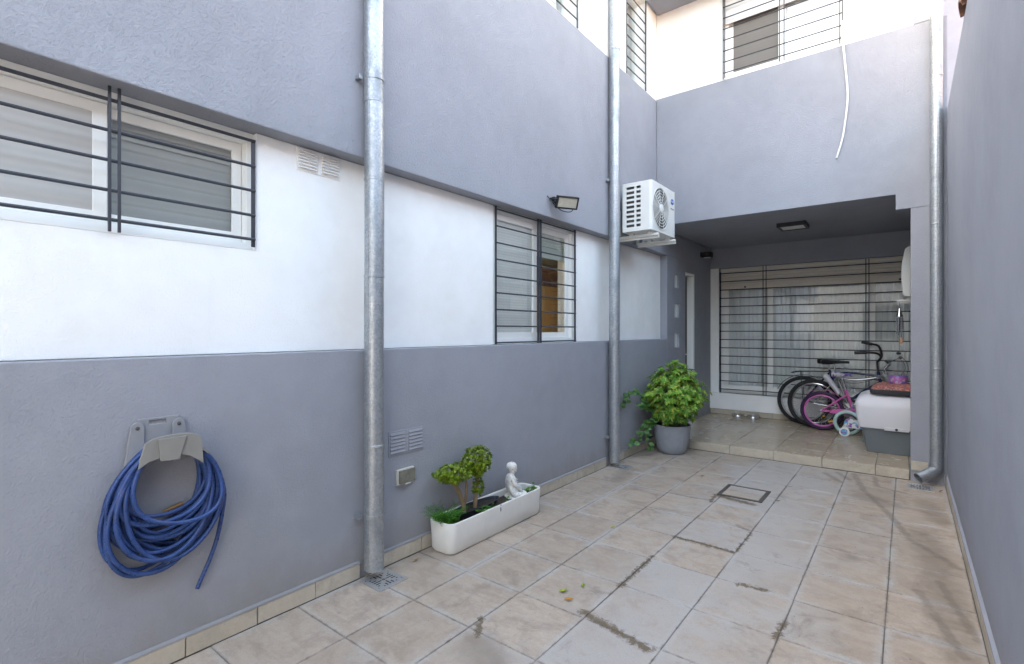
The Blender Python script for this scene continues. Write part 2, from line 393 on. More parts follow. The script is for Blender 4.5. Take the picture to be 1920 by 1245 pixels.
for i in range(len(PX)-1):
    for j in range(len(PY)-1):
        if PX[i] > 0 and PY[j+1] < 6.6: continue
        tile('porch_tile', PX[i], PX[i+1], PY[j], PY[j+1], ZP, M_porch, porch, gap=.0018)
for i in range(len(PX)-2):
    tile('riser_tile', PX[i], PX[i+1], .002, ZP-.004, -6.222, M_skirt, porch, gap=.002, axis='-y', ins=.012)

# ------------------------------------------------------------------ house
H = thing('house', 'two storey grey and white rendered house around the tiled courtyard', 'house', (-2.6, 3.0, 0))
XF, XW = -2.535, -2.63
m = MB(); slab(m, 'x', -2.85, XF, -3.6, 6.62, -.1, 1.335); low = weld(m.build('lower_wall', M_low, H, bevel=.004))
m = MB(); slab(m, 'x', -2.85, XW, -3.6, 6.62, 1.337, 2.465, [(.03, 1.228, 1.862, 2.6), (3.115, 4.405, 1.3, 2.6)]); weld(m.build('white_band_wall', M_white, H, bevel=.004))
WA = (3.05, 4.27, 4.39, 5.5); WB = (5.33, 5.90, 4.39, 5.5)
m = MB(); slab(m, 'x', -2.85, -2.52, -3.6, 6.22, 2.467, 4.388); weld(m.build('upper_wall', M_up, H, bevel=.006))
m = MB(); slab(m, 'x', -2.85, -2.5215, -3.6, 6.22, 4.3885, 6.45, [WA, WB]); weld(m.build('upper_white_wall', M_white, H))
m = MB(); slab(m, 'x', -2.85, -2.52, 6.2205, 6.65, 2.467, 2.786); weld(m.build('porch_beam', M_up, H))
m = MB(); slab(m, 'x', -2.85, XF, 6.6205, 8.53, -.1, 2.466, [(6.90, 7.07, 2.05, 2.235), (6.90, 7.07, 1.635, 1.83), (6.90, 7.07, 1.215, 1.415), (7.33, 7.70, .1, 2.30)])
slab(m, 'x', -2.85, XF, 6.65, 8.53, 2.466, 2.786)
psw = weld(m.build('porch_side_wall', M_low, H, bevel=.004))
# facade above the porch
YF = 6.22
m = MB(); slab(m, 'y', YF, 6.45, -2.5195, .30, 2.637, 4.405, [(-3, -.085, 2.6, 2.786), (.2995, .4, 3.6, 4.5)])
fac = weld(m.build('facade_wall', M_up, H, bevel=.005))
FWN = (-1.70, -.515, 4.425, 5.62)
m = MB(); slab(m, 'y', YF+.002, 6.45, -2.5195, .05, 4.4055, 6.45, [FWN]); weld(m.build('facade_white_wall', M_white, H))
m = MB(); slab(m, 'y', YF-.003, 6.45, .0502, .27, 4.4055, 6.45); weld(m.build('facade_pier', M_up, H))
m = MB(); m.box(.03, .3095, YF, 6.44, -.05, 2.6365); m.build('porch_pillar', M_up, H, bevel=.006)
m = MB(); m.box(-2.53, .31, 6.4505, 8.75, 2.7865, 2.95); m.build('porch_ceiling', M_low, H)
m = MB(); slab(m, 'y', 8.53, 8.78, -2.8, .31, .0, 2.786, [(-2.40, .6, .445, 2.46)]); weld(m.build('porch_back_wall', M_low, H))
m = MB(); m.box(.3105, .52, 6.25, 8.78, -.1, 2.786); m.build('porch_end_wall', M_low, H)
m = MB(); m.box(.05, .27, 6.4505, 8.79, 2.9505, 6.45); m.build('flank_wall', M_white, H)
m = MB(); m.box(-6.5, -2.2, -3.8, 9.0, 6.4505, 6.65); m.box(-2.1995, .27, 6.22, 9.0, 6.4505, 6.65); m.build('roof_slab', M_white, H)
m = MB(); m.box(-2.5, -1.3, 5.86, 6.2185, 5.47, 5.62); m.build('window_canopy', M_up, H, bevel=.004)
m = MB(); slab(m, 'x', -6.5, -6.3, -3.6, 8.9, -.1, 6.45, [(3.0, 6.0, 1.2, 2.3)]); m.box(-6.3, .05, 8.8, 8.95, -.1, 6.45); m.box(-6.3, -2.85, -3.6, -3.4, -.1, 6.45)  # unseen rear opening added to let daylight into the kitchen
m.box(-6.3, -2.85, -3.39, 8.8, 2.6, 2.75); m.box(-6.3, -2.85, -3.39, 8.8, -.1, .05); m.build('rear_wall', M_white, H)
m = MB(); slab(m, 'x', -2.95, -2.851, -3.38, 8.79, .06, 6.44, [(3.0, 4.65, 1.2, 2.5)]); weld(m.build('leak_liner', M_white, H))  # unseen lining added to stop sunlight leaking through wall joints
m = MB(); m.box(-2.8495, -2.53, 6.2205, 6.4495, 2.787, 6.44); m.build('leak_stop_post', M_white, H)  # added behind the corner to block a sunlight gap
# white surround and ledge of the porch window
m = MB(); m.box(-2.534, -2.40, 8.515, 8.60, .446, 2.46); m.build('window_jamb', M_white, H, bevel=.004)
m = MB(); m.box(-2.534, .309, 8.475, 8.75, .19, .445); m.build('window_ledge', M_white, H, bevel=.006)
sk = MB(); sk.box(-2.53, .309, 8.50, 8.528, ZP+.001, .1895); skp = sk.build('ledge_skirting', M_grout, H)
for i in range(6):
    tile('skirting_tile', -2.53+i*.46, min(-2.53+(i+1)*.46, .30), ZP+.002, .189, -8.492, M_skirt, skp, gap=.002, axis='-y', ins=.012)
# skirting along the left wall: separate ceramic pieces and the plaster lip over them
SKY = [-1.5, -1.19, -.88, -.37, -.06, .25, .56, .868, 1.183, 1.491, 1.775]
SKY2 = [1.885, 2.25, 2.57, 2.90, 3.24, 3.58, 3.919, 4.243, 4.582, 4.85]
SKY3 = [4.97, 5.27, 5.60, 5.92, 6.21]
for S in (SKY, SKY2, SKY3):
    for a, b in zip(S[:-1], S[1:]):
        tile('skirting_tile', a, b, .0005, .088, -2.5185, M_skirt, low, gap=.0018, h=.0145, axis='x', ins=.012)
    m = MB(); m.prism([(-2.534, .089), (-2.5165, .089), (-2.519, .096), (-2.534, .101)], S[0], S[-1], 'y'); m.build('skirting_lip', M_low, low)
for a, b in ((.032, .16),):
    tile('skirting_tile', a, b, ZP+.002, .195, -6.207, M_skirt, H, gap=.001, h=.011, axis='-y', ins=.012)
# glass-block niches and the door in the porch
for z0, z1 in ((2.05, 2.235), (1.635, 1.83), (1.215, 1.415)):
    m = MB(); m.box(-2.66, -2.562, 6.90, 7.07, z0, z1); m.build('glass_block', plain('frosted_glass_block', (.80, .83, .80), .15, var=.1, vscale=30, bump=.4, bscale=30), psw)
d = MB(); d.box(-2.66, -2.62, 7.331, 7.66, ZP, 2.265); door = d.build('porch_door', plain('dark_door_timber', (.022, .017, .014), .45, var=.3), H)
m = MB(); m.box(-2.66, -2.525, 7.641, 7.70, ZP, 2.30); m.box(-2.66, -2.525, 7.33, 7.6405, 2.265, 2.30); m.build('door_frame', M_frame, door, bevel=.003)
m = MB(); m.tube([(-2.61, 7.40, 1.10), (-2.575, 7.40, 1.10), (-2.575, 7.50, 1.10)], .009); m.build('handle', M_steel, door, smooth=True)

# ------------------------------------------------------------------ windows
BL = {}
def blind_mat(name, col, pitch=0.0, dirv=(0,0,1), amt=0.3, scale=1.0, emis=0):
    if name in MATS: return MATS[name]
    t = NT(name); P = t.pos(); n = t.noise(P, 8, 4, .6)
    w = t.n('ShaderNodeTexWave'); w.wave_type = 'BANDS'; w.bands_direction = 'Z' if dirv[2] else ('X' if dirv[0] else 'Y')
    t.put(w.inputs['Vector'], P); w.inputs['Scale'].default_value = scale; w.inputs['Distortion'].default_value = .6; w.inputs['Detail'].default_value = 2
    c = t.mix(t.math('MULTIPLY', w.outputs['Fac'], amt), col, [x*.6 for x in col])
    c = t.mix(t.ramp(n, .4, .7, 0, .25), c, [x*.8 for x in col])
    t.set(Base_Color=c, Roughness=.85); MATS[name] = t.m; return t.m
M_screen = blind_mat('insect_screen', (.46, .445, .43), scale=9, amt=.15)
M_blindw = blind_mat('white_roller_blind', (.72, .75, .76), scale=3, amt=.06)
M_slat = blind_mat('grey_louvre_blind', (.78, .76, .73), scale=14, amt=.3)
def frame_rect(mb, axis, p0, p1, a0, a1, z0, z1, w, wt=None, wb=None):
    wt = wt or w; wb = wb or w
    slab(mb, axis, p0, p1, a0, a1, z0, z1, [(a0+w, a1-w, z0+wb, z1-wt)])
def bars_h(axis, p, a0, a1, zs, parent, r=.0065, name='bar'):
    for z in zs:
        m = MB(); m.tube([(p, a0, z), (p, a1, z)] if axis == 'x' else [(a0, p, z), (a1, p, z)], r, 8); m.build(name, M_bar, parent, smooth=True)
def bars_v(axis, p, As, z0, z1, parent, w=.012, d=.012, name='upright'):
    for a in As:
        m = MB()
        if axis == 'x': m.box(p-d/2, p+d/2, a-w/2, a+w/2, z0, z1)
        else: m.box(a-w/2, a+w/2, p-d/2, p+d/2, z0, z1)
        m.build(name, M_bar, parent, bevel=.0015)
# --- long sliding window beside the camera
f = MB(); frame_rect(f, 'x', -2.735, -2.665, .03, 1.228, 1.8625, 2.4665, .034, .05, .04); w1 = weld(f.build('window', M_frame, H, bevel=.002))
f = MB(); frame_rect(f, 'x', -2.712, -2.684, .066, .628, 1.905, 2.415, .05, .045, .05); weld(f.build('sash', M_frame, w1, bevel=.003))
f = MB(); frame_rect(f, 'x', -2.733, -2.714, .600, 1.192, 1.905, 2.415, .045, .045, .05); weld(f.build('sash', M_frame, w1, bevel=.003))
for a0, a1, p in ((.117, .577, -2.70), (.646, 1.146, -2.725)):
    m = MB(); m.box(p-.002, p+.002, a0, a1, 1.956, 2.369); m.build('pane', M_glass, w1)
m = MB(); m.box(-2.690, -2.688, .116, .578, 1.955, 2.370); m.build('insect_screen', M_screen, w1)
m = MB(); m.box(-2.745, -2.742, .60, 1.20, 1.92, 2.45); m.build('blind', blind_mat('dark_room_blind', (.42, .415, .40), scale=5, amt=.25), w1)
for k in range(3):
    m = MB(); m.box(-2.737, -2.733, .62, 1.20, 2.34-k*.022, 2.354-k*.022); m.build('blind_slat', plain('blind_slat_grey', (.42, .43, .41), .6), w1)
m = MB(); m.box(-2.745, -2.628, .032, 1.226, 1.8615, 1.8625+.002); m.build('sill', M_frame, w1)
gr = MB(); gr.tube([(-2.612, 0.04, 2.412), (-2.612, 1.214, 2.412)], .008); g1 = gr.build('window_grille', M_bar, H, smooth=True)
bars_h('x', -2.612, .04, 1.214, (2.284, 2.160, 2.035, 1.913), g1, .0075)
bars_v('x', -2.605, (.617, .650), 1.862, 2.466, g1, .011, .011); bars_v('x', -2.618, (1.207,), 1.875, 2.42, g1, .020, .006); bars_v('x', -2.618, (.045,), 1.875, 2.42, g1, .02, .006)
# --- kitchen window with two barred leaves
f = MB(); frame_rect(f, 'x', -2.72, -2.655, 3.116, 4.404, 1.338, 2.4655, .04, .045, .045); w2 = weld(f.build('window', M_frame, H, bevel=.002))
f = MB(); frame_rect(f, 'x', -2.690, -2.668, 3.157, 3.775, 1.384, 2.42, .055, .05, .05); weld(f.build('sash', M_frame, w2, bevel=.003))
f = MB(); frame_rect(f, 'x', -2.715, -2.694, 3.735, 4.363, 1.384, 2.42, .055, .05, .05); weld(f.build('sash', M_frame, w2, bevel=.003))
for a0, a1, p in ((3.213, 3.719, -2.68), (3.791, 4.307, -2.705)):
    m = MB(); m.box(p-.002, p+.002, a0, a1, 1.435, 2.369); m.build('pane', M_glass, w2)
m = MB(); m.box(-2.695, -2.692, 3.20, 3.725, 1.40, 2.40); m.build('blind', M_slat, w2)
for k in range(5):
    m = MB(); m.box(-2.745, -2.738, 3.75, 4.40, 2.15+k*.055, 2.198+k*.055); m.build('blind_slat', plain('pale_green_slat', (.50, .55, .52), .6), w2)
m = MB(); m.box(-3.72, -3.70, 4.7, 7.5, .05, 2.6); m.build('room_wall', plain('olive_room_wall', (.22, .215, .175), .8), w2)
m = MB(); m.box(-3.02, -3.0, 4.18, 4.66, .9, 1.92); m.build('cupboard_door', plain('honey_pine', (.58, .32, .11), .45, var=.25, vscale=12), w2)
m = MB(); m.box(-3.03, -2.99, 4.05, 4.72, 1.925, 2.12); m.box(-3.03, -2.985, 4.665, 4.72, .9, 1.924); m.build('cupboard_frame', plain('brown_timber', (.16, .075, .04), .5), w2)
gl = MB(); gl.box(-2.628, -2.617, 3.128, 3.146, 1.34, 2.462); g2 = gl.build('window_grille', M_bar, H, bevel=.0015)
bars_v('x', -2.622, (3.733, 3.771, 4.374), 1.34, 2.46, g2, .026, .008)
for a0, a1 in ((3.137, 3.735), (3.770, 4.374)):
    bars_h('x', -2.613, a0, a1, [2.437-.0005]+[2.300-.1355*k for k in range(7)]+[1.352], g2, .0068)
# --- upper windows on the side wall
for wa, nm in ((WA, 0), (WB, 1)):
    f = MB(); frame_rect(f, 'x', -2.68, -2.61, wa[0]+.002, wa[1]-.002, wa[2], wa[3]-.002, .05); w = weld(f.build('window', M_frame, H))
    m = MB(); m.box(-2.65, -2.645, wa[0]+.05, wa[1]-.05, wa[2]+.05, wa[3]-.05); m.build('pane', M_glass, w)
    mid = (wa[0]+wa[1])/2
    m = MB(); m.box(-2.68, -2.652, mid-.03, mid+.03, wa[2]+.05, wa[3]-.05); m.build('mullion', M_frame, w)
    m = MB()
    n = 60
    prof = [(-2.74+.018*math.sin(k*1.7)+.006*math.sin(k*4.1), wa[0]+(wa[1]-wa[0])*k/n) for k in range(n+1)]
    m.add([(x, y, wa[2]) for x, y in prof]+[(x, y, wa[3]) for x, y in prof], [(k, k+1, k+n+2, k+n+1) for k in range(n)]); m.build('curtain', plain('sheer_curtain', (.62, .64, .66), .85, var=.1), w)
    gm = MB(); gm.box(-2.527, -2.517, wa[0], wa[0]+.022, wa[2]+.005, wa[3]); gg = gm.build('window_grille', M_bar, H)
    bars_v('x', -2.522, (wa[1]-.013,), wa[2]+.005, wa[3], gg, .026, .01)
    bars_h('x', -2.522, wa[0]+.01, wa[1]-.015, [4.475+.122*k for k in range(8)], gg, .0068)
# --- facade window with roller shutter
f = MB(); frame_rect(f, 'y', 6.262, 6.335, FWN[0]+.001, FWN[1]-.001, FWN[2]+.001, FWN[3]-.001, .045); w4 = weld(f.build('window', M_frame, H))
f = MB(); frame_rect(f, 'y', 6.30, 6.32, -1.655, -1.07, 4.47, 5.57, .055); weld(f.build('sash', M_frame, w4))
f = MB(); frame_rect(f, 'y', 6.275, 6.295, -1.13, -.56, 4.47, 5.57, .055); weld(f.build('sash', M_frame, w4))
for a0, a1, p in ((-1.60, -1.125, 6.31), (-1.075, -.615, 6.285)):
    m = MB(); m.box(a0, a1, p-.002, p+.002, 4.525, 5.515); m.build('pane', M_glass, w4)
m = MB(); m.box(-1.61, -1.11, 6.296, 6.298, 4.50, 5.53); m.build('insect_screen', blind_mat('taupe_screen', (.19, .175, .16), scale=9, amt=.1), w4)
m = MB(); m.box(-1.1, -.58, 6.34, 6.345, 4.47, 5.56); m.build('blind', M_blindw, w4)
for k in range(12):
    z = 5.06+k*.045
    m = MB(); m.prism([(6.236, z), (6.232, z+.02), (6.236, z+.0435), (6.246, z+.0435), (6.246, z)], -1.697, -.518, 'x'); m.build('shutter_slat', plain('white_shutter', (.70, .69, .68), .5), w4)
gm = MB(); gm.box(-1.704, -1.694, 6.194, 6.204, 4.405, 5.62); g4 = gm.build('window_grille', M_bar, H)
bars_v('y', 6.199, (-1.682, -1.105, -1.060, -.545, -.522), 4.42, 5.62, g4, .010, .010)
bars_h('y', 6.190, -1.70, -.52, [4.472+.1285*k for k in range(9)], g4, .0066)
# --- porch window: frame, three sliding leaves, curtains, shutter, grille
f = MB(); frame_rect(f, 'y', 8.615, 8.70, -2.399, .36, .446, 2.459, .05, .05, .06); w5 = weld(f.build('window', M_frame, H, bevel=.002))
for a0, a1, p in ((-2.35, -1.625, 8.64), (-1.76, -.335, 8.665), (-.42, .33, 8.64)):
    f = MB(); frame_rect(f, 'y', p-.011, p+.011, a0, a1, .507, 2.408, .075, .06, .07); weld(f.build('sash', M_frame, w5, bevel=.003))
    m = MB(); m.box(a0+.075, a1-.075, p-.003, p+.003, .577, 2.348); m.build('pane', M_glass, w5)
for c0, c1, ph in ((-2.36, -1.80, 0), (-1.70, -1.15, 1.3), (-1.13, -.40, 2.1), (-.42, .32, 4)):
    m = MB(); n = int((c1-c0)*90)
    pr = [(c0+(c1-c0)*k/n, 8.725+.012*math.sin(k*.75+ph)+.006*math.sin(k*1.9+ph*2)) for k in range(n+1)]
    m.add([(x, y, .5) for x, y in pr]+[(x, y, 2.42) for x, y in pr], [(k, k+1, k+n+2, k+n+1) for k in range(n)])
    m.build('curtain', plain('sheer_grey_curtain', (.80, .82, .83), .85, var=.12, vscale=5), w5, smooth=True)
for k in range(6):
    z = 2.458-(k+1)*.047
    m = MB(); m.prism([(8.598, z+.002), (8.590, z+.022), (8.598, z+.044), (8.610, z+.044), (8.610, z+.002)], -2.395, .308, 'x'); m.build('shutter_slat', M_framed, w5)
m = MB(); m.box(-2.395, .308, 8.588, 8.611, 2.112, 2.174); m.build('shutter_bottom_rail', M_framed, w5, bevel=.004)
for x in (-2.02, -.07):
    m = MB(); m.lathe([(0, 0), (.014, 0), (.014, .012), (0, .012)], (0, 0, 0), 12, Matrix.Translation((x, 8.586, 2.145)) @ Matrix.Rotation(R(90), 4, 'X')); m.build('shutter_stop', M_black, w5)
gm = MB(); gm.box(-2.393, -2.381, 8.555, 8.567, .446, 2.40); g5 = gm.build('window_grille', M_bar, H)
bars_v('y', 8.561, (-1.755, -1.712, -.447, -.412), .446, 2.45, g5, .010, .010)
bars_h('y', 8.550, -2.398, .309, [2.375-.1335*k for k in range(15)], g5, .0072)

# ------------------------------------------------------------------ boundary wall, neighbour, background
bw = MB(); bw.box(.301, .52, -5.2, 6.2185, -.1, 3.545); B = tag(bw.build('boundary_wall', M_right, bevel=.008), 'tall plain grey rendered boundary wall facing the barred windows', 'wall')
for k in range(16):
    a, b = -1.4+k*.475, -1.4+(k+1)*.475
    tile('skirting_tile', a, min(b, 6.205), .001, .088, -.2855, M_skirt, B, gap=.0018, h=.0145, axis='-x', ins=.012)
m = MB(); m.prism([(.3005, .089), (.2835, .089), (.286, .096), (.3005, .102)], -1.4, 6.2, 'y'); m.build('skirting_lip', M_right, B)
nw = MB(); nw.box(.2705, 6, 8.955, 9.2, 2.8, 8.0); tag(nw.build('neighbour_wall', M_pale), 'pale lilac neighbouring wall seen above the grey boundary wall', 'wall')
clay = plain('old_clay_tile', (.22, .105, .07), .8, var=.5, vscale=20, bump=.4)
for k in range(4):
    y = 3.95+k*.155+random.uniform(-.02, .02)
    m = MB(); mm = Matrix.Translation((.36, y, 3.555)) @ Matrix.Rotation(R(-14), 4, 'Y')
    pr = [(.085*math.cos(t), .07*math.sin(t)) for t in [math.pi*i/8 for i in range(9)]]+[(.07*math.cos(t), .056*math.sin(t)) for t in [math.pi*(8-i)/8 for i in range(9)]]
    m.prism(pr, -.08, .28, 'x', mm)
    tag(m.build('coping_tile', clay, smooth=True), 'small curved clay tile lying on top of the grey boundary wall', 'roof tile', 'clay tiles on the boundary wall')
nh = thing('neighbour_house', 'unseen neighbouring house, added to screen low sky, with a sloping clay roof right behind the boundary wall', 'house', (2, 1, 0))  # unseen; guessed from the clay tiles, added to block low sky light
m = MB(); m.box(.54, 4.5, -4, 7.6, -.1, 3.5); m.build('wall', M_pale, nh)
m = MB(); m.prism([(.53, 3.52), (.53, 3.58), (3.2, 4.95), (5.2, 3.9), (5.2, 3.84)], -4.2, 7.8, 'y'); m.build('roof', clay, nh)
# the house across the yard, behind the viewer; only its reflection shows in the glass
n2 = thing('opposite_house', 'cream house with clay roof standing across the yard, mirrored in the porch glass', 'house', (-1, -11, 0))
m = MB(); m.box(-9, 7, -13, -9, -.1, 5.6); m.build('wall', stucco('cream_render', (.36, .355, .36), 1, .1), n2)
m = MB(); m.prism([(-14, 5.6), (-8.3, 5.6), (-11, 7.6)], -9.6, 7.6, 'x'); m.build('roof', clay, n2)
for x in (-5, -1.5, 2.5):
    m = MB(); m.box(x, x+1.3, -9.02, -8.97, 1.1, 2.5); m.build('window', M_dark, n2); m = MB(); m.box(x, x+1.3, -9.02, -8.97, 3.6, 4.9); m.build('window', M_dark, n2)

# ------------------------------------------------------------------ drainpipes
def drainpipe(label, x, y, z0, z1, r, joints, clamps, side=0, elbow=False):
    t = thing('drainpipe', label, 'drainpipe', (x, y, z0), group='galvanised drainpipes')
    zs = [z0]+sorted(joints)+[z1]
    for i, (a, b) in enumerate(zip(zs[:-1], zs[1:])):
        m = MB(); dx, dy = random.uniform(-.0015, .0015), random.uniform(-.0015, .0015)
        m.tube([(x+dx, y+dy, a), (x+dx, y+dy, a+.02), (x+dx, y+dy, b-.03), (x+dx, y+dy, b), (x+dx, y+dy, b+.012)] if i < len(zs)-2 else [(x, y, a), (x, y, b)],
               [r, r, r, r*.985, r*.96] if i < len(zs)-2 else r, 28, cap=False)
        m.build('pipe_section', M_galv, t, smooth=True)
        if i: 
            m = MB(); m.lathe([(r*1.0, -.012), (r*1.035, -.010), (r*1.035, .004), (r*1.0, .006)], (x, y, a), 28); m.build('joint_collar', M_galv, t, smooth=True)
    m = MB(); m.tube([(x+r*.3, y-r*.955, z0+.05), (x+r*.3, y-r*.955, z1)], .0022, 6); m.build('seam', M_galv, t)
    for z in clamps:
        m = MB(); m.lathe([(r*1.01, -.011), (r*1.05, -.011), (r*1.05, .011), (r*1.01, .011)], (x, y, z), 28)
        if side == 0: m.box(x-r*1.6, x-r*.5, y-r-.022, y-r-.002, z-.011, z+.011); m.box(x-r*1.7, x-r*.4, y-r-.030, y-r-.022, z-.013, z+.013)
        else: m.box(x-.012, x+.012, y+r*.8, y+r+.03, z-.011, z+.011)
        m.build('wall_clamp', M_galv, t, bevel=.001)
    return t
drainpipe('galvanised drainpipe between the hose reel and the low wall vent', -2.458, 1.828, .055, 6.4, .0565, (.78, 1.77, 2.335, 2.79, 3.7, 4.6), (.37, 2.92, 5.2))
drainpipe('galvanised drainpipe beside the air conditioner, ending at a floor drain', -2.458, 4.915, .05, 6.4, .0565, (1.0, 1.92, 2.86, 3.2, 4.45), (.32, 3.05, 5.1))
dp = drainpipe('galvanised drainpipe on the porch pillar with an elbow spout', .219, 6.155, .22, 6.4, .0475, (.62, 1.1, 2.45, 3.83), (.95, 3.0, 5.2), side=1)
m = MB(); el = [(.219, 6.155, .225), (.219, 6.155, .17), (.212, 6.150, .145), (.155, 6.10, .112), (.085, 6.05, .072)]
m.tube(el, [.0475, .0475, .0485, .0475, .0475], 24, cap=False); m.tube([(p[0], p[1], p[2]) for p in el], [.0455]*5, 24, cap=False); m.build('elbow_spout', M_galv, dp, smooth=True)

# ------------------------------------------------------------------ drains and hatch in the paving
def drain(label, x0, x1, y0, y1):
    t = thing('floor_drain', label, 'drain', ((x0+x1)/2, (y0+y1)/2, .001), group='steel floor drains')
    m = MB(); m.box(x0+.004, x1-.004, y0+.004, y1-.004, .0005, .0022); m.build('sump', M_dark, t)
    m = MB(); w = .016
    cx, cy = (x0+x1)/2, (y0+y1)/2; hx, hy = (x1-x0)/2, (y1-y0)/2
    for a in ((x0, x1, y0, y0+w), (x0, x1, y1-w, y1), (x0, x0+w, y0+w, y1-w), (x1-w, x1, y0+w, y1-w)): m.box(*a, .001, .0056)
    m.build('rim', M_steel, t, bevel=.0008)
    m = MB(); m.box(x0+w+.0005, x1-w-.0005, y0+w+.0005, y1-w-.0005, .0024, .0046); m.build('grate', M_steel, t)
    m = MB(); n = 3
    for k in range(-n, n+1):                 # dark strips standing in for each slot's shade, square to its side
        p = k*.0205; e = abs(p)+.016; far = hx-.028
        if far-e < .008: far = e+.008
        for s in (1, -1):
            m.box(cx+p-.0042, cx+p+.0042, cy+s*e, cy+s*far, .0044, .0049)
            if k: m.box(cx+s*(e+.004), cx+s*far, cy+p-.0042, cy+p+.0042, .0044, .0049)
            else: m.box(cx+s*(e+.004), cx+s*far, cy-.0042, cy+.0042, .0044, .0049)
    m.build('slot_shade', M_dark, t)
    m = MB(); m.lathe([(.0, .0058), (.008, .0066), (.011, .0056), (.011, .003)], (cx, cy, 0), 14); m.build('screw', M_chrome, t, smooth=True)
drain('square slotted steel drain under the drainpipe near the hose', -2.49, -2.297, 1.748, 1.944)
drain('dark slotted floor drain below the drainpipe by the air conditioner', -2.475, -2.30, 4.86, 5.03)
drain('slotted floor drain under the elbow spout of the pillar drainpipe', .0, .196, 5.89, 6.10)
ht = thing('inspection_hatch', 'tile-filled inspection hatch with dark metal rim in the paving', 'hatch', (-1.14, 4.81, 0))
m = MB(); slab(m, 'x', -9, -8, 0, 1, 0, 1) if False else None
for a in ((-1.322, -.958, 4.625, 4.652), (-1.322, -.958, 4.965, 4.992), (-1.322, -1.290, 4.6525, 4.9645), (-.990, -.958, 4.6525, 4.9645)): m.box(*a, .0008, .0085)
m.build('rim', M_dkmetal, ht, bevel=.001)
m = MB(); m.box(-1.289, -.991, 4.653, 4.83, .0008, .0055); m.build('infill_tile', M_tile, ht)
m = MB(); m.box(-1.289, -.991, 4.837, 4.964, .0008, .0058); m.build('infill_tile', M_tile, ht)
m = MB(); m.box(-1.289, -.991, 4.8302, 4.8368, .0008, .0035); m.build('joint', M_dark, ht)

# ------------------------------------------------------------------ wall vents, outlet box
def vent(label, x, y0, y1, z0, z1, mat, n=6, dp=.0105):
    t = thing('wall_vent', label, 'vent', (x, (y0+y1)/2, z0))
    m = MB(); m.box(x-.001, x+.0045, y0-.012, y1+.012, z0-.012, z1+.008); m.build('plate', mat, t, bevel=.0015)
    mid = (y0+y1)/2; p = (z1-z0)/n
    for a, b in ((y0, mid-.016), (mid+.016, y1)):
        for k in range(n):
            z = z0+p*k
            m = MB(); m.prism([(x+.0046, z+p*.18), (x+dp-.001, z+p*.14), (x+dp, z+p*.24), (x+.0046, z+p*.95)], a, b, 'y'); m.build('louvre', mat, t)
    return t
vent('white plastic louvred wall vent tucked under the grey overhang', XW, 1.455, 1.70, 2.345, 2.45, M_white, dp=.022)
vent('grey painted louvred wall vent above the planter', XF, 2.004, 2.266, .675, .81, M_low)
t = thing('outlet_box', 'small weathered electrical outlet box with grubby hinged cover', 'outlet box', (XF, 2.11, .47))
m = MB(); m.box(XF, XF+.018, 2.045, 2.185, .475, .572); m.build('base', plain('yellowed_plastic', (.62, .60, .54), .5, var=.15, vscale=30), t, bevel=.003)
m = MB(); m.box(XF+.0182, XF+.032, 2.058, 2.185, .482, .566); m.build('cover', plain('grimy_smoked_plastic', (.17, .165, .135), .35, var=.5, vscale=35), t, bevel=.004)
m = MB(); m.box(XF+.018, XF+.036, 2.10, 2.14, .4755, .482); m.build('latch', plain('yellowed_plastic', (.62, .60, .54)), t)

# ------------------------------------------------------------------ hose reel and hose
t = thing('hose_holder', 'grey plastic hose holder screwed to the lower grey wall', 'hose holder', (XF, .79, .86))
M_holder = plain('grey_holder_plastic', (.27, .275, .29), .45, var=.1, vscale=15, bump=.15)
M_holder2 = plain('taupe_holder_plastic', (.25, .24, .22), .45, var=.12, vscale=15, bump=.15)
m = MB()
slab(m, 'x', XF, XF+.008, .695, .845, .94, 1.080, [(.735, .795, 1.052, 1.068)])
weld(m.build('back_plate', M_holder, t, bevel=.003))
for y in (.690, .842):
    m = MB(); ang = [math.pi*i/8 for i in range(9)]
    s = -1 if y < .75 else 1
    m.prism([(y+.025*math.cos(a), 1.043+.025*math.sin(a)) for a in ang]+[(y-.025+(-.022 if s < 0 else 0), .88), (y+.025+(.012 if s > 0 else 0), .88)], XF+.0085, XF+.018, 'x'); m.build('strap', M_holder, t, bevel=.003)
    m = MB(); m.lathe([(0, 0), (.008, 0), (.006, .004), (0, .005)], (0, 0, 0), 10, Matrix.Translation((XF+.018, y, 1.043)) @ Matrix.Rotation(R(90), 4, 'Y')); m.build('screw', M_dkmetal, t)
# curved cowl that carries the coils
def arc_shell(mb, x0, x1, cy, cz, Rr, a0, a1, th, n=16, zlift=0):
    vs_ = []
    for i in range(n+1):
        a = a0+(a1-a0)*i/n
        for (x, r_) in ((x0, Rr), (x1, Rr+zlift), (x1, Rr+zlift-th), (x0, Rr-th)): vs_.append((x, cy+math.sin(a)*r_, cz+math.cos(a)*r_))
    fs = []
    for i in range(n):
        for k in range(4): fs.append((i*4+k, i*4+(k+1) % 4, (i+1)*4+(k+1) % 4, (i+1)*4+k))
    fs += [(3, 2, 1, 0), tuple(n*4+k for k in range(4))]
    mb.add(vs_, fs)
CY, CZ = .80, .805
m = MB(); arc_shell(m, XF+.01, XF+.125, CY, CZ, .168, R(-48), R(48), .008); m.build('saddle', M_holder2, t, smooth=True)
m = MB(); m.prism([(0.6614, 0.8959), (0.6671, 0.9356), (0.6844, 0.9953), (0.7077, 1.0093), (0.7556, 1.0181), (0.8181, 1.0179), (0.857, 1.0117), (0.8836, 0.9986), (0.893, 0.9733), (0.8984, 0.8741), (0.8836, 0.8882), (0.8439, 0.9175), (0.8117, 0.9295), (0.774, 0.9325), (0.7344, 0.9276), (0.696, 0.9173), (0.674, 0.9034)], -2.413, -2.404, 'x'); m.build('front_flange', M_holder2, t, bevel=.0025)
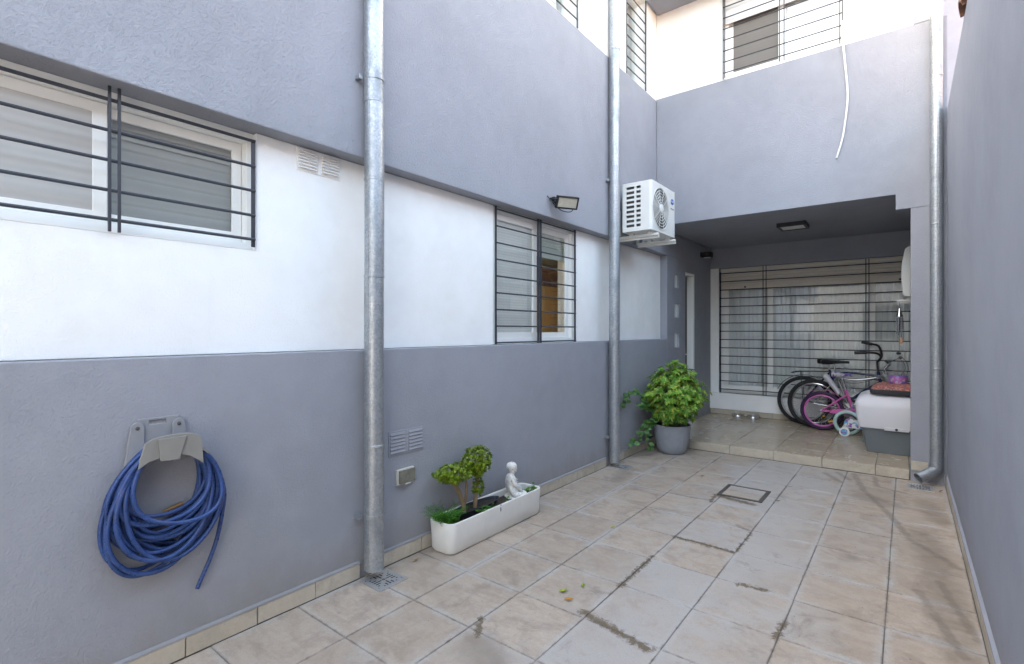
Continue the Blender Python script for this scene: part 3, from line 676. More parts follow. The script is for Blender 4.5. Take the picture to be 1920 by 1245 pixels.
m = MB(); m.prism([(0.7269, 1.0066), (0.7359, 0.9155), (0.8037, 0.9124), (0.8305, 1.0064)], -2.4035, -2.396, 'x'); m.build('front_badge', M_holder2, t, bevel=.002)
# hose
def hose_mat():
    t = NT('blue_pvc_hose'); P = t.pos()
    n = t.noise(P, 9, 4, .6); n2 = t.noise(P, 70, 3, .6)
    c = t.mix(t.ramp(n, .3, .7), (.012, .045, .155), (.026, .075, .24)); c = t.mix(t.ramp(n2, .52, .74, 0, .55), c, (.055, .065, .11)); c = t.mix(t.ramp(t.noise(P, 26, 5, .7), .58, .72, 0, .5), c, (.09, .095, .12))
    t.set(Base_Color=c, Roughness=t.ramp(n2, .3, .7, .24, .46)); return t.m
random.seed(21)
hp = []
specs = [(.156, .38, -.006), (.170, .455, .006), (.180, .495, -.014), (.163, .415, .004), (.152, .345, .002), (.174, .42, -.01), (.166, .50, .0), (.182, .46, -.004), (.178, .49, -.012), (.158, .36, -.012), (.188, .53, .004), (.168, .455, -.026), (.150, .33, -.005), (.160, .40, .0), (.172, .47, .004), (.182, .43, -.018), (.165, .52, -.006), (.186, .50, .010), (.176, .545, -.022), (.155, .37, .012), (.190, .48, .006), (.170, .535, -.030), (.162, .44, .016), (.184, .57, -.02)]
for li, (hw, drop, sk_) in enumerate(specs):
    xo = XF+.028+.0085*(li % 10)+random.uniform(-.003, .003); top = .182+.010*random.random()
    for k in range(30):
        a = 2*math.pi*k/30
        s, c = math.sin(a), math.cos(a)
        topz = CZ+top*.93
        ang = a
        # a drooping loop: round over the saddle, long slack belly
        yy = CY-.006+s*(hw*.90+.036*(1-c)/2*(1+.25*math.sin(li*2.1)))*1.0+sk_*(1-c)*1.6
        zz = topz-(1-c)/2*drop*.955*(1+.035*math.sin(2*a+li*1.9))-.018*s*math.sin(li*1.37)*(1-c)/2
        if c > 0: zz = max(zz, topz-(1-c)/2*drop)
        belly = (1-c)/2
        xx = xo+(.012*math.sin(a*1+li*1.3))*belly-.012*belly+.018*belly*math.sin(li*2.7)
        xx = max(xx, XF+.012)
        hp.append((xx, yy, zz))
# tail end hangs free
hp += [(XF+.075, .88, CZ+.14), (XF+.085, .96, CZ+.05), (XF+.07, 1.005, CZ-.08), (XF+.05, 1.008, CZ-.18), (XF+.04, .99, CZ-.30), (XF+.03, .96, CZ-.40), (XF+.025, .93, CZ-.47), (XF+.022, .912, CZ-.515)]
def catmull(pts, sub=3):
    out = []; P = [Vector(p) for p in pts]
    for i in range(len(P)-1):
        p0, p1, p2, p3 = P[max(i-1, 0)], P[i], P[i+1], P[min(i+2, len(P)-1)]
        for k in range(sub):
            t = k/sub; out.append(.5*((2*p1)+(-p0+p2)*t+(2*p0-5*p1+4*p2-p3)*t*t+(-p0+3*p1-3*p2+p3)*t**3))
    out.append(P[-1]); return out
hs = thing('garden_hose', 'coiled blue garden hose hanging in slack loops on its holder', 'hose', (XF+.06, .79, .28))
m = MB(); m.tube(catmull(hp), .0093, 10); m.build('hose_tube', hose_mat(), hs, smooth=True)
m = MB(); m.tube([(XF+.03, .775, .672), (XF+.035, .81, .684), (XF+.035, .85, .692)], [.009, .011, .009], 10); m.build('brass_fitting', plain('old_brass', (.22, .13, .06), .5, metal=.7, var=.4, vscale=40), hs, smooth=True)

# ------------------------------------------------------------------ floodlight, porch lamps
t = thing('floodlight', 'small black floodlight fixed to the grey wall over the kitchen window', 'floodlight', (-2.52, 3.88, 2.56))
mm = Matrix.Translation((-2.40, 3.86, 2.60)) @ Matrix.Rotation(R(-32), 4, 'Z') @ Matrix.Rotation(R(26), 4, 'Y')
m = MB(); m.box(-.014, .016, -.105, .105, -.055, .055, mm); m.build('housing', M_black, t, bevel=.004)
m = MB(); m.box(.0165, .019, -.092, .092, -.042, .042, mm); m.build('lens', plain('frosted_lens', (.46, .43, .35), .25, var=.15, vscale=25), t)
m = MB(); slab(m, 'x', .0165, .024, -.105, .105, -.055, .055, [(-.093, .093, -.043, .043)]); m.v = [mm @ p for p in m.v]; weld(m.build('bezel', M_black, t))
m = MB(); m.box(-2.519, -2.49, 3.80, 3.92, 2.61, 2.655); m.tube([(-2.50, 3.75, 2.63), (-2.415, 3.748, 2.605)], .008); m.tube([(-2.50, 3.97, 2.63), (-2.415, 3.972, 2.605)], .008); m.tube([(-2.505, 3.75, 2.63), (-2.505, 3.97, 2.63)], .008); m.build('bracket', M_black, t)
m = MB(); m.tube(catmull([(-2.515, 3.72, 2.65), (-2.47, 3.75, 2.58), (-2.43, 3.82, 2.525), (-2.40, 3.92, 2.525), (-2.39, 3.96, 2.56)]), .004, 6); m.build('cable', M_black, t)
t = thing('ceiling_lamp', 'square dark framed lamp on the porch ceiling', 'lamp', (-1.12, 7.15, 2.74))
m = MB(); slab(m, 'x', 0, 1, 0, 1, 0, 1) if False else None
for a in ((-1.28, -.965, 6.985, 7.015), (-1.28, -.965, 7.285, 7.315), (-1.28, -1.25, 7.0155, 7.2845), (-.995, -.965, 7.0155, 7.2845)): m.box(*a, 2.737, 2.786)
m.build('frame', M_black, t, bevel=.003)
m = MB(); m.box(-1.249, -.996, 7.0156, 7.2844, 2.744, 2.785); m.build('diffuser', plain('opal_diffuser', (.78, .78, .76), .4), t)
t = thing('wall_lamp', 'round black wall lamp beside the porch door', 'lamp', (XF, 8.05, 2.60))
m = MB(); m.lathe([(0, 0), (.075, 0), (.085, .012), (.085, .07), (.06, .085), (0, .09)], (XF+.09, 8.05, 2.59), 24); m.box(XF, XF+.06, 8.0, 8.10, 2.60, 2.67); m.build('shade', M_black, t, smooth=True)
m = MB(); m.lathe([(0, 0), (.055, 0), (.055, .004), (0, .004)], (XF+.09, 8.05, 2.585), 18); m.build('lens', plain('opal_diffuser', (.78, .78, .76)), t)

# ------------------------------------------------------------------ air conditioner on brackets
ac = thing('air_conditioner', 'white outdoor air conditioner with round fan guard bracketed to the side wall', 'air conditioner', (-2.25, 5.37, 2.45))
X0, X1, Y0, Y1, Z0, Z1 = -2.42, -2.09, 5.03, 5.715, 2.51, 3.03
m = MB(); nl = 9; holes = []
for k in range(nl):
    z = 2.556+k*.0505
    holes += [(-2.377, -2.285, z, z+.029), (-2.263, -2.213, z, z+.029)]
rc = .035                                      # rounded front corner on the fan side
slab(m, 'y', Y0, Y0+.012, X0, X1-rc, Z0, Z1, holes)
arc = [(X1-rc+rc*math.sin(a), Y0+rc-rc*math.cos(a)) for a in [R(90)*i/8 for i in range(9)]]
pts = arc+[(X1, Y1-rc)]+[(X1-rc+rc*math.cos(a), Y1-rc+rc*math.sin(a)) for a in [R(90)*i/8 for i in range(9)]]+[(X0, Y1)]
n = len(pts)
m.add([(x, y, Z0) for x, y in pts]+[(x, y, Z1) for x, y in pts], [(i, i+1, i+n+1, i+n) for i in range(n-1)])
top = [(X0, Y0)]+pts; n = len(top)
m.add([(x, y, Z1) for x, y in top], [tuple(range(n))]); m.add([(x, y, Z0) for x, y in top], [tuple(range(n))])
m.add([(X0, Y0, Z0), (X0, Y1, Z0), (X0, Y1, Z1), (X0, Y0, Z1)], [(0, 1, 2, 3)])
casing = weld(m.build('casing', M_acwhite, ac))
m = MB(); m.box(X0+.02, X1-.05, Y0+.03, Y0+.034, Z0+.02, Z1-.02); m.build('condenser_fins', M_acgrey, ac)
FCY, FCZ, FR = 5.272, 2.765, .222
for k in range(6):
    m = MB(); m.torus((X1+.006, FCY, FCZ), FR*(1-k*.142), .0036, 'x', 44, 6); m.build('guard_ring', M_acwhite, ac, smooth=True)
m = MB()
for k in range(10):
    a = 2*math.pi*k/10; m.tube([(X1+.008, FCY+math.cos(a)*.045, FCZ+math.sin(a)*.045), (X1+.008, FCY+math.cos(a)*FR, FCZ+math.sin(a)*FR)], .0024, 5)
m.build('guard_spokes', M_acwhite, ac)
m = MB(); m.lathe([(0, .0), (.05, .0), (.048, .012), (.03, .018), (0, .02)], (0, 0, 0), 24, Matrix.Translation((X1+.002, FCY, FCZ)) @ Matrix.Rotation(R(90), 4, 'Y')); m.build('guard_hub', M_acwhite, ac, smooth=True)
m = MB(); m.lathe([(.0, .0), (FR*.97, .0), (FR*.97, .0012), (0, .0012)], (0, 0, 0), 44, Matrix.Translation((X1+.0005, FCY, FCZ)) @ Matrix.Rotation(R(90), 4, 'Y')); m.build('fan_well', plain('fan_well_grey', (.085, .085, .082), .6, var=.15), ac)
m = MB()
for k in range(3):
    a = 2*math.pi*k/3+.4; mm = Matrix.Translation((X1+.0025, FCY, FCZ)) @ Matrix.Rotation(a, 4, 'X')
    m.prism([(-.03, .05), (.06, .07), (.085, .19), (.0, .205), (-.05, .15)], 0, .002, 'x', mm)
m.build('fan_blades', plain('fan_blade_grey', (.16, .16, .155), .5), ac)
m = MB(); m.lathe([(.0, .0), (.046, .0), (.044, .004), (0, .005)], (0, 0, 0), 28, Matrix.Translation((X1, 5.61, 2.905)) @ Matrix.Rotation(R(90), 4, 'Y') @ Matrix.Scale(.72, 4, (1, 0, 0))); bad = m.build('badge', plain('badge_blue', (.03, .12, .42), .35), ac, smooth=True)
def lettering(txt, size, loc, mat, parent, shear=0.0, up='x'):
    cu = bpy.data.curves.new('lettering', 'FONT'); cu.body = txt; cu.size = size; cu.align_x = 'CENTER'; cu.align_y = 'CENTER'; cu.extrude = .0006; cu.shear = shear
    tmp = bpy.data.objects.new('tmp', cu); C.objects.link(tmp)
    dg = bpy.context.evaluated_depsgraph_get(); dg.update(); me = bpy.data.meshes.new_from_object(tmp.evaluated_get(dg)); bpy.data.objects.remove(tmp)
    me.materials.clear(); me.materials.append(mat)
    o = bpy.data.objects.new('lettering', me); C.objects.link(o); o.parent = parent
    o.location = Vector(loc)-W[parent.name]; o.rotation_euler = (R(90), 0, R(90)); W[o.name] = Vector(loc); return o
lettering('Carrier', .026, (X1+.0058, 5.61, 2.905), plain('badge_white', (.8, .8, .8), .4), bad, .25)
lettering('Inverter', .030, (X1+.0015, 5.605, 2.825), plain('badge_grey', (.12, .12, .14), .4), ac, .3)
for y in (5.14, 5.63):
    m = MB(); m.box(-2.52, -2.06, y-.018, y+.018, 2.462, 2.485); m.box(-2.52, -2.06, y+.014, y+.018, 2.435, 2.462); m.box(-2.519, -2.50, y-.02, y+.02, 2.485, 2.78)
    for x in (-2.36, -2.15): m.box(x-.025, x+.025, y-.022, y+.022, 2.4855, 2.5095)
    m.build('wall_bracket', M_acwhite, ac, bevel=.002)
m = MB(); m.tube(catmull([(-2.44, 5.68, 2.62), (-2.47, 5.74, 2.60), (-2.50, 5.76, 2.52), (-2.51, 5.77, 2.48)]), .012, 8); m.build('refrigerant_line', M_frame, ac, smooth=True)

# second unit at the end of the porch, seen edge on
a2 = thing('air_conditioner', 'white wall unit on the porch end wall above the storage box', 'air conditioner', (.13, 7.4, 1.76))
m = MB(); m.prism([(.24, 1.83), (.24, 2.385), (.02, 2.385), (-.015, 2.36), (-.045, 2.20), (-.05, 2.05), (-.035, 1.86), (-.015, 1.83)], 7.10, 7.85, 'y'); m.build('casing', M_acwhite, a2, bevel=.006)
m = MB(); m.box(.05, .06, 7.094, 7.0995, 1.84, 2.375); m.box(.015, .02, 7.094, 7.0995, 1.84, 2.375); m.build('end_ribs', M_acwhite, a2)
for y in (7.2, 7.7):
    m = MB(); m.box(-.09, .3095, y-.02, y+.02, 1.775, 1.80); m.box(.285, .3095, y-.018, y+.018, 1.8005, 2.1); m.box(.0, .2, y-.02, y+.02, 1.8005, 1.8295); m.build('wall_bracket', M_acwhite, a2, bevel=.003)

# ------------------------------------------------------------------ cable on the facade
m = MB(); m.tube(catmull([(-.523, 6.185, 4.64), (-.520, 6.188, 4.45), (-.495, 6.20, 4.15), (-.478, 6.205, 3.90), (-.486, 6.205, 3.72), (-.520, 6.205, 3.45), (-.573, 6.205, 3.245)]), .0095, 8)
tag(m.build('loose_cable', plain('white_pvc_conduit', (.72, .72, .70), .4), smooth=True), 'loose white cable dangling down the grey facade from the barred window', 'cable')

# ------------------------------------------------------------------ foliage material and plants
def leaf_mat(name, rough=.42, trans=.25):
    t = NT(name); a = t.t.nodes.new('ShaderNodeAttribute'); a.attribute_name = 'tint'
    n = t.noise(t.pos(), 45, 3, .6); c = t.mix(t.ramp(n, .35, .7, 0, .35), a.outputs['Color'], t.mix(.55, a.outputs['Color'], (.01, .03, .005)))
    t.set(Base_Color=c, Roughness=rough, Specular_IOR_Level=.4)
    tl = t.t.nodes.new('ShaderNodeBsdfTranslucent'); t.put(tl.inputs[0], c)
    mx = t.t.nodes.new('ShaderNodeMixShader'); mx.inputs[0].default_value = trans
    t.t.links.new(t.b.outputs[0], mx.inputs[1]); t.t.links.new(tl.outputs[0], mx.inputs[2]); t.t.links.new(mx.outputs[0], t.out.inputs[0])
    return t.m
M_leaf = leaf_mat('bush_leaf'); M_jade = leaf_mat('succulent_leaf', .35, .15); M_fern = leaf_mat('fern_leaf', .6, .3)
M_bark = plain('tan_bark', (.24, .17, .10), .85, var=.35, vscale=40, bump=.6, bscale=70, bdist=.004)
M_stem = plain('green_stem', (.12, .15, .05), .7, var=.3)
def leaflet(mb, p, d, up, L, w, col, droop=.25, edge=None):
    d = d.normalized(); s = d.cross(up)
    if s.length < 1e-4: s = d.cross(Vector((1, 0, .3)))
    s.normalize(); nrm = s.cross(d)
    pts = []
    for t, k in ((0, .15), (.35, .85), (.68, 1.0), (1, .12)):
        c = p+d*L*t-Vector((0, 0, 1))*droop*L*t*t; h = w*k*.5
        pts += [c-s*h+nrm*h*.35, c, c+s*h+nrm*h*.35]
    e = edge or col
    b = len(mb.v); mb.v += pts
    for i in range(4): mb.c += [e, col, e]
    for i in range(3):
        for j in range(2): mb.f.append((b+i*3+j, b+i*3+j+1, b+i*3+j+4, b+i*3+j+3))
rr = random.Random(5)
bush = thing('potted_bush', 'bushy variegated umbrella plant in a round grey pot by the porch step', 'potted plant', (-2.19, 5.90, 0))
m = MB(); m.lathe([(.0, 0), (.132, 0), (.150, .012), (.172, .06), (.192, .14), (.205, .23), (.210, .325), (.213, .335), (.208, .340), (.196, .335), (.192, .27)], (-2.20, 5.90, .002), 40)
m.build('pot', plain('grey_pot_resin', (.265, .285, .315), .55, var=.18, vscale=14, bump=.25, bscale=220), bush, smooth=True)
m = MB(); m.lathe([(0, .275), (.193, .27)], (-2.20, 5.90, 0), 32); m.build('soil', M_soil, bush)
fol = MB(); stm = MB()
cen = Vector((-2.17, 5.88, .70))
cl = []
tries = 0
while len(cl) < 520 and tries < 9000:
    tries += 1
    v = Vector((rr.gauss(0, 1), rr.gauss(0, 1), rr.gauss(0, 1))).normalized(); k = rr.uniform(.35, 1)**.5
    lump = 1+.08*math.sin(v.x*5+1)+.08*math.sin(v.y*6+v.z*4)
    p = cen+Vector((v.x*.385, v.y*.37, v.z*.365))*k*lump
    if p.z < .40 or p.x < XF+.05: continue
    if p.z < .52 and (p-Vector((-2.19, 5.9, p.z))).length > .34: continue
    if any((p-q).length < .033 for q, _ in cl): continue
    cl.append((p, v))
for p, v in cl:
    base = Vector((-2.20+rr.uniform(-.08, .08), 5.90+rr.uniform(-.08, .08), .28)); midp = base.lerp(p, .55)+Vector((0, 0, .05))
    stm.tube([base, midp, p], [.005, .0035, .002], 5)
    up = (v*.9+Vector((0, -.1, .75))).normalized(); n = rr.choice((7, 8, 8, 9)); tone = rr.random()
    a0 = rr.uniform(0, 6.28); x = up.cross(Vector((.3, .2, 1))).normalized(); y = up.cross(x)
    hi = p.z > .55  # more yellow edges on upper leaves paint the crown's brighter top
    for j in range(n):
        a = a0+2*math.pi*j/n; d = (x*math.cos(a)+y*math.sin(a))+up*rr.uniform(.15, .5)
        if p.x < XF+.09: d.x = abs(d.x)
        g = (.075+.085*tone, .22+.17*tone, .026+.02*tone); yel = (.36+.2*rr.random(), .45+.16*rr.random(), .09)
        e = yel if rr.random() < (.42 if hi else .15) else g
        if rr.random() < .12: g = yel
        leaflet(fol, p, d, up, rr.uniform(.036, .064), rr.uniform(.017, .025), g, rr.uniform(.0, .3), e)
for q in range(len(fol.v)):
    if fol.v[q].x < XF+.008: fol.v[q].x = XF+.008+rr.random()*.01
fol.build('foliage', M_leaf, bush, tint=True, kind='stuff'); stm.build('stems', M_stem, bush)
# round-leaved creeper on its wall side
cr = thing('creeper', 'round leaved green creeper hanging against the wall beside the grey pot', 'plant', (-2.40, 5.72, .2))
cf = MB(); cs = MB()
paths = [[(-2.30, 5.80, .36), (-2.40, 5.70, .52), (-2.46, 5.60, .68), (-2.49, 5.45, .75), (-2.50, 5.28, .72), (-2.50, 5.18, .62)],
         [(-2.32, 5.76, .36), (-2.38, 5.66, .42), (-2.42, 5.58, .36), (-2.45, 5.48, .26), (-2.48, 5.36, .18), (-2.48, 5.26, .17)],
         [(-2.32, 5.76, .40), (-2.38, 5.62, .35), (-2.38, 5.56, .22), (-2.36, 5.54, .12)], [(-2.34, 5.74, .5), (-2.42, 5.60, .55), (-2.46, 5.48, .60)]]
for pth in paths:
    cc = catmull(pth, 5); cs.tube(cc, .0028, 5)
    for i, q in enumerate(cc):
        if i < 3: continue
        for _ in range(2 if rr.random() < .75 else 1):
            out = Vector((rr.uniform(.3, 1), rr.uniform(-.9, .5), rr.uniform(-.5, .6))).normalized(); c = q+out*rr.uniform(.01, .07); r_ = rr.uniform(.013, .030)
            up = Vector((.55, -.55, .6))+Vector((rr.uniform(-.5, .5), rr.uniform(-.5, .5), rr.uniform(-.5, .5))); up.normalize()
            x = up.cross(Vector((0, .2, 1))).normalized(); y = up.cross(x); tn = rr.random()
            col = (.05+.06*tn, .15+.12*tn, .035+.03*tn)
            ring = [c+(x*math.cos(t)+y*math.sin(t))*r_*(1+.12*math.cos(2*t))+up*(-.18*r_) for t in [2*math.pi*k/10 for k in range(10)]]
            b = len(cf.v); cf.v += [c]+ring; cf.c += [tuple(z*.8 for z in col)]+[col]*10
            cf.f += [(b, b+1+k, b+1+(k+1) % 10) for k in range(10)]
for q in range(len(cf.v)):
    if cf.v[q].x < XF+.006: cf.v[q].x = XF+.006
cf.build('foliage', M_leaf, cr, tint=True, kind='stuff', smooth=True); cs.build('stems', M_stem, cr)

# ------------------------------------------------------------------ white planter with plants and statue
def rrect(x0, x1, y0, y1, r, n=6):
    o = []
    for cx, cy, a in ((x1-r, y0+r, -90), (x1-r, y1-r, 0), (x0+r, y1-r, 90), (x0+r, y0+r, 180)):
        for k in range(n+1):
            t = R(a+90*k/n); o.append((cx+r*math.cos(t), cy+r*math.sin(t)))
    return o
def loft(mb, rings, cap0=True, cap1=False):
    n = len(rings[0]); vs_ = [p for r_ in rings for p in r_]; fs = []
    for i in range(len(rings)-1):
        for k in range(n): fs.append((i*n+k, i*n+(k+1) % n, (i+1)*n+(k+1) % n, (i+1)*n+k))
    if cap0: fs.append(tuple(range(n-1, -1, -1)))
    if cap1: fs.append(tuple((len(rings)-1)*n+k for k in range(n)))
    mb.add(vs_, fs)
pl_ = thing('planter_box', 'long white rounded planter trough with a cracked rim standing against the wall', 'planter', (-2.395, 2.795, 0))
m = MB()
def ring(e, z, r): return [(x, y, z) for x, y in rrect(-2.505-e, -2.288+e, 2.292-e, 3.312+e, r)]
loft(m, [ring(-.012, .004, .05), ring(-.002, .02, .055), ring(.0, .10, .058), ring(.006, .195, .06), ring(.005, .203, .06), ring(-.006, .205, .052), ring(-.014, .199, .045), ring(-.018, .14, .04)])
M_planter = stucco('white_fibrecement', (.76, .74, .70), 2.2, .35, .0006, .14)
m.build('trough', M_planter, pl_, smooth=True)
m = MB(); loft(m, [ring(-.017, .158, .04), ring(-.06, .168, .03), ring(-.095, .165, .008)], cap0=False, cap1=True); m.build('soil', M_soil, pl_)
m = MB(); m.prism([(2.785, .205), (2.793, .205), (2.788, .19), (2.792, .17), (2.786, .155), (2.782, .17), (2.780, .19)], -2.2875, -2.2825, 'x'); m.build('crack', M_dark, pl_)
jd = thing('jade_plant', 'two stemmed jade plant with dense green crowns in a black tub inside the planter', 'plant', (-2.40, 2.62, .16))
m = MB(); el = 1.0
def ov(a, b, z): return [(-2.405+a*math.cos(t), 2.66+b*math.sin(t), z) for t in [2*math.pi*k/28 for k in range(28)]]
loft(m, [ov(.055, .20, .165), ov(.066, .235, .212), ov(.070, .242, .216), ov(.066, .236, .217), ov(.060, .225, .200)]); m.build('pot', plain('navy_black_plastic', (.022, .026, .036), .4, var=.2), jd, smooth=True)
m = MB(); loft(m, [ov(.061, .226, .198), ov(.02, .1, .203)], cap0=False, cap1=True); m.build('soil', plain('dark_leaf_mould', (.035, .03, .025), .9, var=.4, vscale=60, bump=.8, bdist=.008), jd)
for pts, rs in (([(-2.40, 2.535, .19), (-2.395, 2.51, .27), (-2.39, 2.46, .36), (-2.39, 2.41, .43)], [.014, .012, .010, .008]), ([(-2.40, 2.53, .24), (-2.385, 2.535, .33), (-2.38, 2.53, .42)], [.010, .008, .007]),
                ([(-2.39, 2.50, .29), (-2.37, 2.45, .38), (-2.36, 2.38, .44)], [.010, .008, .006]), ([(-2.40, 2.64, .19), (-2.395, 2.645, .28), (-2.39, 2.655, .36), (-2.39, 2.66, .45)], [.015, .012, .010, .008])):
    m = MB(); m.tube(catmull(pts, 4), [rs[min(i//4, len(rs)-1)] for i in range(4*(len(pts)-1)+1)], 8); m.build('trunk', M_bark, jd, smooth=True)
def jade_crown(c, rad, n, seed):
    q = random.Random(seed); mb = MB()
    c = Vector(c)
    for _ in range(n):
        v = Vector((q.gauss(0, 1), q.gauss(0, 1), q.gauss(0, 1))).normalized(); k = q.uniform(.45, 1)**.4*(1+.1*math.sin(v.y*7+v.z*5))
        p = c+Vector((v.x*rad[0], v.y*rad[1], v.z*rad[2]))*k
        up = (v+Vector((0, 0, .8))).normalized(); x = up.cross(Vector((q.random(), q.random(), .3))).normalized(); y = up.cross(x); tn = q.random()
        for j in range(5):
            a = 2*math.pi*j/5+tn*6; d = x*math.cos(a)+y*math.sin(a)+up*.8
            col = (.085+.09*tn+.06*q.random(), .17+.14*tn, .012+.012*tn)
            leaflet(mb, p, d, up, q.uniform(.014, .024), q.uniform(.007, .011), col, .0, tuple(z*1.2 for z in col))
    for i in range(len(mb.v)):
        if mb.v[i].x < XF+.006: mb.v[i].x = XF+.006
    return mb
jade_crown((-2.40, 2.428, .488), (.105, .150, .055), 420, 1).build('crown', M_jade, jd, tint=True, kind='stuff')
jade_crown((-2.40, 2.663, .525), (.095, .115, .100), 460, 2).build('crown', M_jade, jd, tint=True, kind='stuff')
jade_crown((-2.395, 2.665, .345), (.035, .04, .06), 60, 3).build('crown', M_jade, jd, tint=True, kind='stuff')
fn = thing('fern', 'feathery bright green fern spilling over the planter end', 'plant', (-2.39, 2.34, .16))
q = random.Random(9); m = MB()
for k in range(130):
    a = q.uniform(0, 6.28); L = q.uniform(.10, .25); base = Vector((-2.40+q.uniform(-.05, .05), 2.345+q.uniform(-.05, .07), .165)); out = Vector((math.cos(a)*.75, math.sin(a)*.95, 0)); tn = q.random()
    col = (.045+.05*tn, .19+.14*tn, .02+.02*tn); prev = base
    for i in range(1, 12):
        t = i/11; p = base+out*L*t*.75+Vector((0, 0, 1))*L*(1.15*t-.65*t*t)
        d = (p-prev).normalized(); s = d.cross(Vector((0, 0, 1))).normalized(); wd = .020*(1-t*.75)
        for sg in (1, -1): leaflet(m, prev, s*sg+d*.8+Vector((0, 0, .2)), Vector((0, 0, 1)), wd, .006, col, .1)
        prev = p
for i in range(len(m.v)):
    if m.v[i].x < XF+.006: m.v[i].x = XF+.006
m.build('fronds', M_fern, fn, tint=True, kind='stuff')
for lab, pts in (('small green weeds growing between the black tub and the planter rim', [(-2.315, 2.66, .175), (-2.315, 2.60, .175), (-2.318, 2.72, .175), (-2.32, 2.90, .172)]), ('small green weeds growing beside the white statue', [(-2.33, 3.25, .17), (-2.36, 3.28, .17), (-2.33, 3.20, .17)])):
    wd = MB(); s0 = MB()
    for p in pts:
        for _ in range(7):
            c = Vector(p)+Vector((q.uniform(-.02, .02), q.uniform(-.035, .035), q.uniform(.012, .05))); s0.tube([Vector(p)-Vector((0, 0, .01)), c], .0012, 4)
            tn = q.random(); leaflet(wd, c, Vector((q.uniform(-1, 1), q.uniform(-1, 1), .25)), Vector((0, 0, 1)), q.uniform(.02, .038), q.uniform(.015, .026), (.05+.04*tn, .20+.12*tn, .03), .3)
    wt = thing('weeds', lab, 'plant', pts[0]); wd.build('leaves', M_fern, wt, tint=True, kind='stuff'); s0.build('stems', M_stem, wt)

# seated statue: one skinned body, facing along the wall to the right
def skin_body(name, joints, edges, mat, parent, sub=2):
    me = bpy.data.meshes.new(name); me.from_pydata([j[0] for j in joints], edges, []); o = bpy.data.objects.new(name, me); C.objects.link(o)
    s = o.modifiers.new('skin', 'SKIN'); s.use_smooth_shade = True; o.modifiers.new('sub', 'SUBSURF').levels = sub; o.modifiers['sub'].render_levels = sub
    sv = me.skin_vertices[0].data
    for i, j in enumerate(joints): sv[i].radius = j[1]
    sv[0].use_root = True; me.materials.append(mat); o.parent = parent; W[o.name] = W[parent.name].copy(); return o
def stone():
    t = NT('weathered_white_stone'); P = t.pos(); n = t.noise(P, 55, 5, .65); n2 = t.noise(P, 18, 4, .6)
    c = t.mix(t.ramp(n, .54, .68, 0, .7), (.76, .745, .71), (.17, .15, .13)); c = t.mix(t.ramp(n2, .3, .6, .25, 0), c, (.42, .40, .36))
    t.set(Base_Color=c, Roughness=.85); t.bump(t.math('ADD', n, t.noise(P, 160, 3, .6)), .7, .004); return t.m
M_stone = stone()
st = thing('seated_statue', 'small white stone statue sitting cross legged with bowed head in the planter', 'statue', (-2.415, 3.085, .160), (0, 0, R(146)))
st.scale = (.92, .92, .9)                     # local -Y is the front
J = [((0, .012, .045), (.062, .046)), ((0, .012, .10), (.064, .050)), ((0, .010, .150), (.066, .048)), ((0, .008, .182), (.040, .030)), ((0, .0, .203), (.017, .017)),
     ((0, -.006, .225), (.035, .037)), ((0, -.006, .250), (.040, .042)), ((0, .0, .274), (.022, .024)),
     ((.056, .010, .168), (.022, .022)), ((.072, -.004, .118), (.020, .020)), ((.040, -.056, .080), (.016, .015)), ((.010, -.074, .072), (.012, .010)),
     ((-.056, .010, .168), (.022, .022)), ((-.072, -.004, .118), (.020, .020)), ((-.040, -.056, .080), (.016, .015)), ((-.010, -.076, .070), (.012, .010)),
     ((.060, -.012, .034), (.034, .032)), ((.082, -.058, .030), (.026, .024)), ((.050, -.094, .026), (.022, .019)), ((-.020, -.098, .026), (.015, .012)),
     ((-.060, -.012, .034), (.034, .032)), ((-.082, -.058, .030), (.026, .024)), ((-.050, -.100, .034), (.022, .019)), ((.020, -.102, .036), (.015, .012))]
E_ = [(0,1),(1,2),(2,3),(3,4),(4,5),(5,6),(6,7),(2,8),(8,9),(9,10),(10,11),(2,12),(12,13),(13,14),(14,15),(0,16),(16,17),(17,18),(18,19),(0,20),(20,21),(21,22),(22,23)]
skin_body('body', J, E_, M_stone, st)
m = MB(); m.lathe([(0, -.012), (.038, -.010), (.045, .0), (.044, .018), (.035, .034), (.018, .042), (.009, .046), (0, .047)], (0, .004, .254), 18); m.build('hair_cap', M_stone, st, local=True, smooth=True)
m = MB(); m.prism([(-.038, .222), (-.030, .214), (-.040, .210)], -.004, .004, 'x'); m.build('nose', M_stone, st, local=True)
for s in (1, -1):
    m = MB(); m.tube([(s*.033, .004, .252), (s*.037, .004, .235), (s*.034, .002, .212)], [.005, .007, .006], 6); m.build('ear', M_stone, st, local=True, smooth=True)
m = MB(); m.lathe([(0, 0), (.088, 0), (.094, .006), (.088, .014), (.06, .020), (0, .022)], (0, -.022, .0), 26, ell=.92); m.build('plinth', M_stone, st, local=True, smooth=True)
m = MB()
for k in range(5):
    z = .155-k*.02; m.tube([(-.062, -.012, z+.02), (-.03, -.040, z-.002), (.01, -.043, z-.012), (.05, -.022, z+.0)], .004, 5)
m.build('robe_folds', M_stone, st, local=True, smooth=True)

# ------------------------------------------------------------------ porch clutter
for x, y, lab in ((-2.09, 8.435, 'steel pet bowl on the porch floor under the window ledge, beside the corner'), (-1.862, 8.405, 'steel pet bowl on the porch floor under the window ledge, beside the bicycles')):
    m = MB(); m.lathe([(0, .0), (.080, .0), (.083, .004), (.074, .030), (.082, .048), (.092, .054), (.090, .057), (.080, .052), (.070, .030), (.062, .012), (0, .010)], (x, y, ZP+.001), 30)
    tag(m.build('pet_bowl', plain('dull_bowl_steel', (.55, .54, .52), .3, metal=.65, var=.1), smooth=True), lab, 'bowl')
